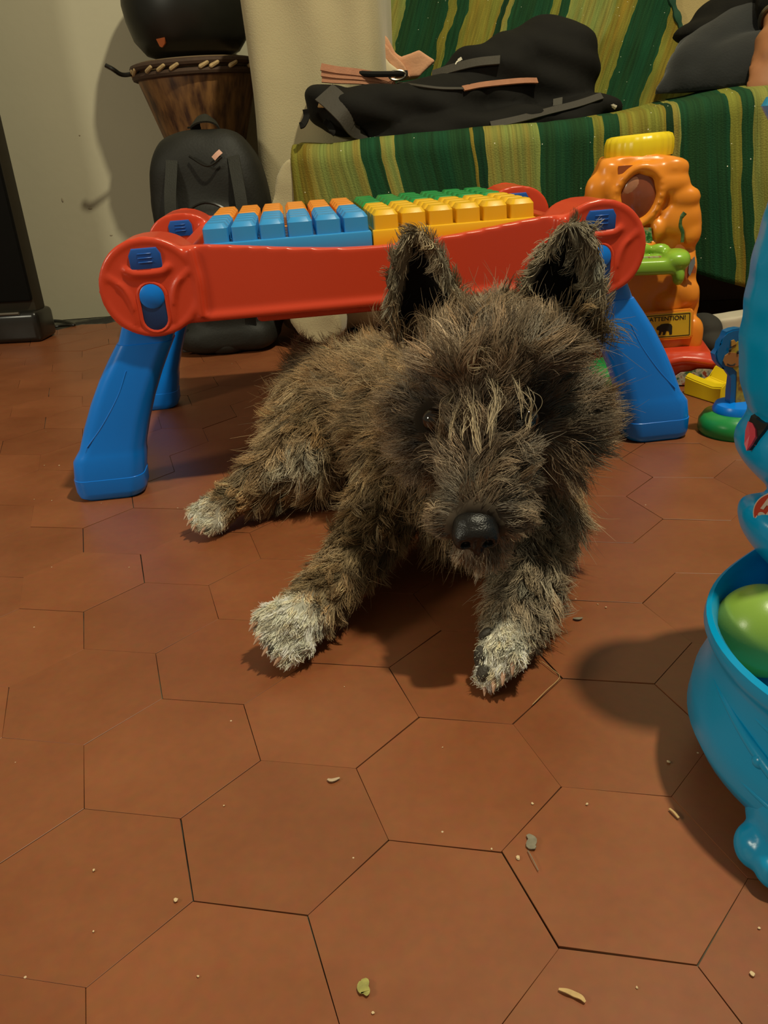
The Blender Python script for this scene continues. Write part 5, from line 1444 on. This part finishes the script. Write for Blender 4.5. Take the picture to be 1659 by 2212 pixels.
GAIN = 0.70
def coat_color(P, Nn):
    """colour of the coat at each point of the body"""
    n = len(P)
    base = np.tile(np.array([0.222, 0.166, 0.098]), (n, 1))
    nz = smoothnoise(P, 60, 5)[:, :1]
    base *= 1 + 0.30 * nz
    headc = np.array(Dh(0.092, 0.60, 0.14)); dh = np.linalg.norm(P - headc, axis=1)
    fh = np.clip((0.105 - dh) / 0.05, 0, 1)[:, None]
    base = base * (1 - fh) + np.array([0.150, 0.118, 0.085]) * (1 + 0.25 * nz) * fh
    dm, _ = seg_dist(P, Dh(0.080, 0.58, 0.118), Dh(0.066, 0.53, 0.085))
    fm = np.clip((0.050 - dm) / 0.03, 0, 1)[:, None] * 0.75
    base = base * (1 - fm) + np.array([0.150, 0.128, 0.100]) * fm
    # dark fur round the eyes, spread wider to stand in for face shade
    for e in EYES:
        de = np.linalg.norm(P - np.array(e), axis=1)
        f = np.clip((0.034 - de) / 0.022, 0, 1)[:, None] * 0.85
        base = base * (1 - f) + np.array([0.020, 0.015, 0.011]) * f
    dn = np.linalg.norm(P - np.array(NOSE), axis=1); f = np.clip((0.024 - dn) / 0.012, 0, 1)[:, None]
    base = base * (1 - f) + np.array([0.030, 0.024, 0.020]) * f
    base = base * np.array([1.0, 0.93, 0.86])
    # pale lower lip and chin
    dc = np.linalg.norm(P - np.array(LDg(at(1030, 1225, 0.535 * HK))), axis=1); f = np.clip((0.024 - dc) / 0.014, 0, 1)[:, None] * 0.9
    base = base * (1 - f) + np.array([0.30, 0.235, 0.165]) * f
    # cream tuft on the hind leg
    dt = np.linalg.norm(P - np.array(LDg(at(648, 985, 0.765))), axis=1); f = np.clip((0.030 - dt) / 0.018, 0, 1)[:, None]
    base = base * (1 - f) + np.array([0.42, 0.37, 0.28]) * f
    for c_, r_ in zip(PAWS, PAWR):
        d_ = np.linalg.norm(P - np.array(c_), axis=1) + 0.006 * smoothnoise(P, 120, 9)[:, 0]
        f = np.clip((r_ - d_) / 0.012, 0, 1)[:, None]
        base = base * (1 - f) + np.array([0.92, 0.86, 0.70]) * f
    # right foreleg greyer
    dl, _ = seg_dist(P, D(0.128, 0.61, 0.046), D(0.088, 0.505, 0.026)); f = np.clip((0.045 - dl) / 0.02, 0, 1)[:, None] * 0.6
    base = base * (1 - f) + np.array([0.26, 0.22, 0.17]) * f
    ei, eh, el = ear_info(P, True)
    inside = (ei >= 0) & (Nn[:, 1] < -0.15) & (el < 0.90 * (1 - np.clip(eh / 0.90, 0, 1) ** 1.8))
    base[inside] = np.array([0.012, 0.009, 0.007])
    back = (ei >= 0) & ~inside
    base[back] = np.array([0.215, 0.175, 0.118]) * (1 + 0.25 * nz[back])
    return np.clip(base * np.where(base.mean(1, keepdims=True) < 0.05, 1.0, 1.0 + GAIN * np.clip(0.45 - base.mean(1, keepdims=True), 0, 1) / 0.45), 0.004, 0.9)
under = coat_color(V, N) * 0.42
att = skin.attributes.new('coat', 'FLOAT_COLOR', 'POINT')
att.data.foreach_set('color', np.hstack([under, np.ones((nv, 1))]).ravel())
mS, nt, b = new_mat('dog_skin')
an = nd(nt, 'ShaderNodeAttribute'); an.attribute_name = 'coat'
nt.links.new(an.outputs['Color'], b.inputs['Base Color']); b.inputs['Roughness'].default_value = 0.9; b.inputs['Specular IOR Level'].default_value = 0.1
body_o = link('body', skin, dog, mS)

# ------------------------------------------------------------------ fur
mF, nt, b = new_mat('dog_fur')
an = nd(nt, 'ShaderNodeAttribute'); an.attribute_name = 'tint'
hi = nd(nt, 'ShaderNodeHairInfo')
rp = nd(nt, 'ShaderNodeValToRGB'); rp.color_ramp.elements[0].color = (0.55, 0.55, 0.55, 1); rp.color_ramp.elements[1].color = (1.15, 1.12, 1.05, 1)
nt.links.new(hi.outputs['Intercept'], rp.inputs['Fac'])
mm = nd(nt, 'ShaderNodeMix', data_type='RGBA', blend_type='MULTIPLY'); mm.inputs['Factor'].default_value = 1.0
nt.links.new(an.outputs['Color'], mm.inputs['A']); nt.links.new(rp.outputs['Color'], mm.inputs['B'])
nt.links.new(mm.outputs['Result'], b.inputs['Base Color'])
b.inputs['Roughness'].default_value = 0.42; b.inputs['Specular IOR Level'].default_value = 0.35

def sample_surface(me, count, weight):
    me.calc_loop_triangles()
    nt_ = len(me.loop_triangles)
    tv = np.empty(nt_ * 3, np.int32); me.loop_triangles.foreach_get('vertices', tv); tv = tv.reshape(-1, 3)
    co = np.empty(len(me.vertices) * 3); me.vertices.foreach_get('co', co); co = co.reshape(-1, 3)
    no = np.empty(len(me.vertices) * 3); me.vertices.foreach_get('normal', no); no = no.reshape(-1, 3)
    A, B, C_ = co[tv[:, 0]], co[tv[:, 1]], co[tv[:, 2]]
    area = 0.5 * np.linalg.norm(np.cross(B - A, C_ - A), axis=1)
    cen = (A + B + C_) / 3; nn = no[tv].mean(1)
    w_ = area * weight(cen, nn); w_ /= w_.sum()
    idx = rng.choice(nt_, count, p=w_)
    r1, r2 = np.sqrt(rng.random(count)), rng.random(count)
    wa, wb, wc = (1 - r1)[:, None], (r1 * (1 - r2))[:, None], (r1 * r2)[:, None]
    P = A[idx] * wa + B[idx] * wb + C_[idx] * wc
    Nn = no[tv[idx, 0]] * wa + no[tv[idx, 1]] * wb + no[tv[idx, 2]] * wc
    return P, Nn / np.linalg.norm(Nn, axis=1)[:, None]

camL = np.array(LDg((0, 0, H)))
def weight(cn, nn):
    vdir = camL - cn; vdir /= np.linalg.norm(vdir, axis=1)[:, None]
    facing = (nn * vdir).sum(1)
    w_ = np.where(facing > -0.25, 1.0, 0.35)
    w_ = w_ * np.where(cn[:, 2] < 0.004, 0.15, 1.0)
    ei, eh, el = ear_info(cn, True)
    w_ = w_ * np.where(ei >= 0, np.where((nn[:, 1] < -0.15) & (el < 0.84 * (1 - np.clip(eh / 0.88, 0, 1) ** 1.8)), 0.08, 1.7), 1.0)
    dn = np.linalg.norm(cn - np.array(NOSE), axis=1); w_ = w_ * np.where(dn < 0.017, 0.03, 1.0)
    hc = np.array(Dh(0.09, 0.59, 0.14)); w_ = w_ * np.where(np.linalg.norm(cn - hc, axis=1) < 0.09, 1.5, 1.0)
    for c_, r_ in zip(PAWS, PAWR):
        w_ = w_ * np.where(np.linalg.norm(cn - np.array(c_), axis=1) < r_ * 1.1, 3.0, 1.0)
    for e in EYES:
        w_ = w_ * np.where(np.linalg.norm(cn - np.array(e), axis=1) < 0.0135, 0.03, 1.0)
    return w_
NH, KP = 125000, 7
R, RN = sample_surface(skin, NH, weight)
flow, length, lift, droop = np.zeros((NH, 3)), np.zeros(NH), np.zeros(NH), np.zeros(NH)
wsum = np.zeros(NH)
nose = np.array(NOSE)
up_v = np.array([0, 0, 1.0])
headc = np.array(Dh(0.092, 0.63, 0.150))
rad = R - nose; rad /= np.linalg.norm(rad, axis=1)[:, None]
outw = R - headc; outw /= np.linalg.norm(outw, axis=1)[:, None]
for (p0, p1, r0, r1, fl, ln, lf, dr, kd) in bones:
    d_, t = seg_dist(R, p0, p1); d_ = np.maximum(d_ - (r0 + (r1 - r0) * t), 0) + 0.004
    w_ = 1 / d_ ** 3
    if kd == 'head':
        top = np.clip((R[:, 2] - Dh(0.09, 0.63, 0.165).z) / 0.04, 0, 1)[:, None]
        f_ = rad * (1.0 - 0.3 * top) + outw * np.array([0.8, 0.2, 0.5]) + up_v * (0.55 * top - 0.30 * (1 - top))
        f_ = f_ / np.linalg.norm(f_, axis=1)[:, None]
    elif kd in ('muzzle', 'jaw'):
        side = np.clip((R[:, 0] - nose[0]) / 0.014, -1, 1)[:, None] * np.array([1.0, 0, 0])
        f_ = rad * 0.7 + side * 0.55 + np.array([0, 0, -0.35 if kd == 'muzzle' else -1.1])
        f_ = f_ / np.linalg.norm(f_, axis=1)[:, None]
    else:
        f_ = np.array(fl)[None, :]
    flow += f_ * w_[:, None]; length += ln * w_; lift += lf * w_; droop += dr * w_; wsum += w_
flow /= wsum[:, None]; length /= wsum; lift /= wsum; droop /= wsum
# ears: hair runs up to the tip and sticks out at the edges
ei, eh, el = ear_info(R, True)
for k, (b0, t0, sd, wd) in enumerate(EARS):
    m_ = ei == k
    up_e = np.array((t0 - b0).normalized()); s_e = np.array(Vector(sd).normalized())
    lat = ((R[m_] - np.array(b0)) @ s_e) / wd
    front = (RN[m_][:, 1] < -0.15)[:, None]
    flow[m_] = np.where(front, -up_e * 0.85 + s_e * lat[:, None] * 0.45, up_e * 0.55 + s_e * lat[:, None] * 0.8)
    ins = (RN[m_][:, 1] < -0.15) & (el[m_] < 0.84 * (1 - np.clip(eh[m_] / 0.88, 0, 1) ** 1.8))
    length[m_] = np.where(ins, 0.010, np.where(front[:, 0], 0.019, 0.017) * (1.05 - 0.2 * eh[m_])); lift[m_] = np.where(front[:, 0], 0.16, 0.30); droop[m_] = 0.3
# shorter hair near eyes and nose, on the bridge
for e in EYES:
    de = np.linalg.norm(R - np.array(e), axis=1); length *= np.clip(0.16 + np.maximum(de - 0.008, 0) / 0.028, 0.16, 1)
dn = np.linalg.norm(R - nose, axis=1); length *= np.clip(0.18 + dn / 0.060, 0.2, 1)
tousle = smoothnoise(R, 70, 21) * 0.55 + smoothnoise(R, 190, 22) * 0.40
flow = flow + tousle
flow -= RN * (flow * RN).sum(1)[:, None]
flow /= np.linalg.norm(flow, axis=1)[:, None] + 1e-9
lift = np.clip(lift * rng.uniform(0.7, 1.4, NH), 0.1, 1.2)
wisp = (rng.random(NH) < 0.030) & (ei < 0) & (dn > 0.05) & (length > 0.019)
length = length * rng.uniform(0.55, 1.15, NH) * np.where(wisp, 1.4, 1.0)
lift = np.where(wisp, lift * 1.35, lift)
dirv = flow + RN * lift[:, None]; dirv /= np.linalg.norm(dirv, axis=1)[:, None]
Pt = np.empty((NH, KP, 3)); Pt[:, 0] = R - RN * 0.001
step = (length / (KP - 1))[:, None]
curl_ax = rng.normal(0, 1, (NH, 3)); curl = rng.normal(0, 0.14, NH)[:, None]
p, d_ = Pt[:, 0].copy(), dirv.copy()
for k in range(1, KP):
    p = p + d_ * step
    Pt[:, k] = p
    d_ = d_ + np.array([0, 0, -1.0]) * (droop * length * 4.2)[:, None] / KP * 1.6 + curl_ax * curl + smoothnoise(p, 160, 40 + k) * 0.16
    d_ /= np.linalg.norm(d_, axis=1)[:, None]
# clumps: strands gather towards a guide at their tips
NG = 3800
gi = rng.choice(NH, NG, replace=False)
kd = KDTree(NG)
for i, g in enumerate(gi):
    kd.insert(R[g], i)
kd.balance()
near = np.array([gi[kd.find(r)[1]] for r in R])
cl = (np.linspace(0, 1, KP) ** 1.4)[None, :, None] * np.where(wisp, 0.12, np.clip(rng.normal(0.72, 0.15, NH) * np.where(length < 0.0145, 0.6, 1.0), 0.1, 0.95))[:, None, None]
gpt = Pt[near]
sc_ = (length / length[near])[:, None, None]
gpt = gpt[:, :1] + (gpt - gpt[:, :1]) * np.clip(sc_, 0.6, 1.4)
Pt = Pt * (1 - cl) + gpt * cl
Pt[:, :, 2] = np.maximum(Pt[:, :, 2], 0.0012)
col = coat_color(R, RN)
tone = rng.normal(1.0, 0.22, NH); gtone = rng.normal(1.0, 0.30, NH)[near]
col = col * np.clip(tone * gtone, 0.3, 2.0)[:, None]
pale = (rng.random(NH) < 0.035)
col[pale] = col[pale] * 1.7 + 0.03
warm = rng.normal(0, 0.05, NH)[near]; col[:, 0] *= 1 + warm; col[:, 2] *= 1 - warm
col = np.clip(col, 0.003, 0.85)
rad_k = np.array([0.00024, 0.00024, 0.00023, 0.00021, 0.00018, 0.00013, 0.00006])
radii = np.tile(rad_k, (NH, 1)) * (rng.uniform(0.75, 1.3, NH) * np.where(wisp, 0.6, 1.0))[:, None]

def fur_object(name, Pt, radii, col, parent, mat):
    n, k, _ = Pt.shape
    hc = bpy.data.hair_curves.new(name)
    hc.add_curves([k] * n)
    hc.attributes['position'].data.foreach_set('vector', Pt.astype(np.float32).ravel())
    ra = hc.attributes.get('radius') or hc.attributes.new('radius', 'FLOAT', 'POINT')
    ra.data.foreach_set('value', radii.astype(np.float32).ravel())
    ca = hc.attributes.new('tint', 'FLOAT_COLOR', 'CURVE')
    ca.data.foreach_set('color', np.hstack([col, np.ones((n, 1))]).astype(np.float32).ravel())
    hc.materials.append(mat)
    o = bpy.data.objects.new(name, hc); C.objects.link(o); o.parent = parent
    o['kind'] = 'stuff'
    return o
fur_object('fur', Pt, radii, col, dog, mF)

# forelock: blond locks hanging over the eyes
locks = [((985, 845), (962, 880), (950, 930), (948, 975), 30), ((1003, 850), (985, 890), (975, 925), (972, 958), 18), ((1020, 850), (1022, 890), (1030, 940), (1042, 992), 26), ((1055, 812), (1070, 850), (1066, 900), (1058, 975), 30),
         ((1075, 830), (1072, 860), (1060, 900), (1050, 940), 20), ((1130, 830), (1148, 865), (1146, 905), (1138, 940), 18), ((1030, 860), (1010, 900), (1000, 930), (998, 960), 14), ((1040, 800), (1052, 760), (1030, 755), (1022, 790), 12), ((1060, 790), (1035, 800), (1010, 792), (1020, 765), 10),
         ((1100, 800), (1120, 840), (1125, 880), (1128, 920), 10)]
LP_, LCo = [], []
for a_, b2, c_, d2, cnt in locks:
    pr, nr = on_dog(*a_)
    q = [pr]
    for k, (u, v) in enumerate((b2, c_, d2)):
        h, hn = on_dog(u, v)
        vd = (LDg((0, 0, H)) - h).normalized()
        q.append(h + vd * (0.011 + 0.004 * k))
    path = smooth_path(q, 4)
    for _ in range(cnt * 2 // 3):
        off = Vector((random.gauss(0, 0.0030), random.gauss(0, 0.0024), random.gauss(0, 0.0024)))
        L_ = random.uniform(0.75, 1.0)
        pp = []
        for i in range(KP):
            s_ = i / (KP - 1) * L_ * (len(path) - 1); i0 = min(int(s_), len(path) - 2); f = s_ - i0
            taper = 1 - 0.72 * (i / (KP - 1))
            pp.append(path[i0].lerp(path[i0 + 1], f) + off * taper * (0.7 + 0.6 * math.sin(i * 1.3 + off.x * 2000)))
        LP_.append(pp); LCo.append(np.array([0.42, 0.33, 0.21]) * random.uniform(0.45, 1.3))
LP_ = np.array(LP_)
fur_object('forelock', LP_, np.tile(rad_k * 0.95, (len(LP_), 1)), np.array(LCo), dog, mF)

# ------------------------------------------------------------------ eyes, nose, claws, pads
M_EYE = plain('dark_eye', (0.012, 0.007, 0.004, 1), rough=0.06, spec=0.7)
M_NOSE = plain('wet_nose', (0.008, 0.0075, 0.0075, 1), rough=0.30, spec=0.40, var=0.3, scale=120, bump=0.25, bscale=900)
M_CLAW = plain('pinkish_claw', (0.42, 0.26, 0.18, 1), rough=0.4)
M_PAD = plain('dark_paw_pad', (0.040, 0.036, 0.028, 1), rough=0.6, bump=0.5, bscale=700)
for e in EYES:
    vd = (LDg((0, 0, H)) - e).normalized()
    bm = bmesh.new(); add_ell(bm, e - vd * 0.0005, (0.0082, 0.0082, 0.0082), seg=20, rings=14); obj('eye', bm, M_EYE, dog, angle=0)
bm = bmesh.new()
vd = (LDg((0, 0, H)) - NOSE).normalized()
add_ell(bm, NOSE, (0.0150, 0.0110, 0.0100), rot=(0.3, 0, 0), seg=28, rings=18, power=0.88)
add_ell(bm, NOSE + Vector((0, 0.004, 0.005)), (0.0140, 0.012, 0.0085), seg=20, rings=12)
for sx in (-1, 1):
    add_ell(bm, NOSE + Vector((sx * 0.0085, -0.003, -0.002)), (0.0065, 0.0075, 0.0075), seg=16, rings=10)
add_ell(bm, NOSE + Vector((0.001, -0.004, -0.009)), (0.004, 0.006, 0.006), seg=12, rings=8)
nm = fused(bm, 0.0013, 3)
for v_ in nm.vertices:      # nostrils and groove
    c = v_.co - NOSE
    for sx in (-1, 1):
        dd = math.hypot((c.x - sx * 0.0072) / 0.0036, (c.z + 0.0042) / 0.0030)
        if dd < 1 and c.y < 0.0:
            v_.co.y += 0.0055 * (1 - dd * dd)
    if abs(c.x) < 0.0012 and c.z < 0 and c.y < 0:
        v_.co.y += 0.0012
link('nose', nm, dog, M_NOSE)
for grp, k_ in ((T_FL, 1.0), (T_FR, 0.9), (T_HL, 0.85)):
    for tip_, d in grp:
        bm = bmesh.new()
        add_tube(bm, smooth_path([tip_ + d * 0.004 + Vector((0, 0, 0.002)), tip_ + d * 0.0115 * k_ + Vector((0, 0, 0.0012)), tip_ + d * 0.0165 * k_ + Vector((0, 0, -0.0015))], 4), [0.0019, 0.0019, 0.0018, 0.0017, 0.0016, 0.0014, 0.0011, 0.0008, 0.0003], seg=8); cl_ = obj('claw', bm, M_CLAW, dog)
        for v_ in cl_.data.vertices:
            v_.co.z = max(v_.co.z, 0.0006)
def pad(u, v, r):
    bm = bmesh.new(); h, hn = on_dog(u, v)
    q_ = hn.to_track_quat('Z', 'Y').to_euler()
    add_ell(bm, h + hn * 0.0016, (r, r * 1.3, 0.0030), rot=q_, seg=16, rings=10); obj('paw_pad', bm, M_PAD, dog)
for u, v, r in ((1040, 1418, 0.0062), (1052, 1372, 0.0042), (1046, 1455, 0.0050), (640, 1432, 0.0040), (590, 1402, 0.0034)):
    pad(u, v, r)
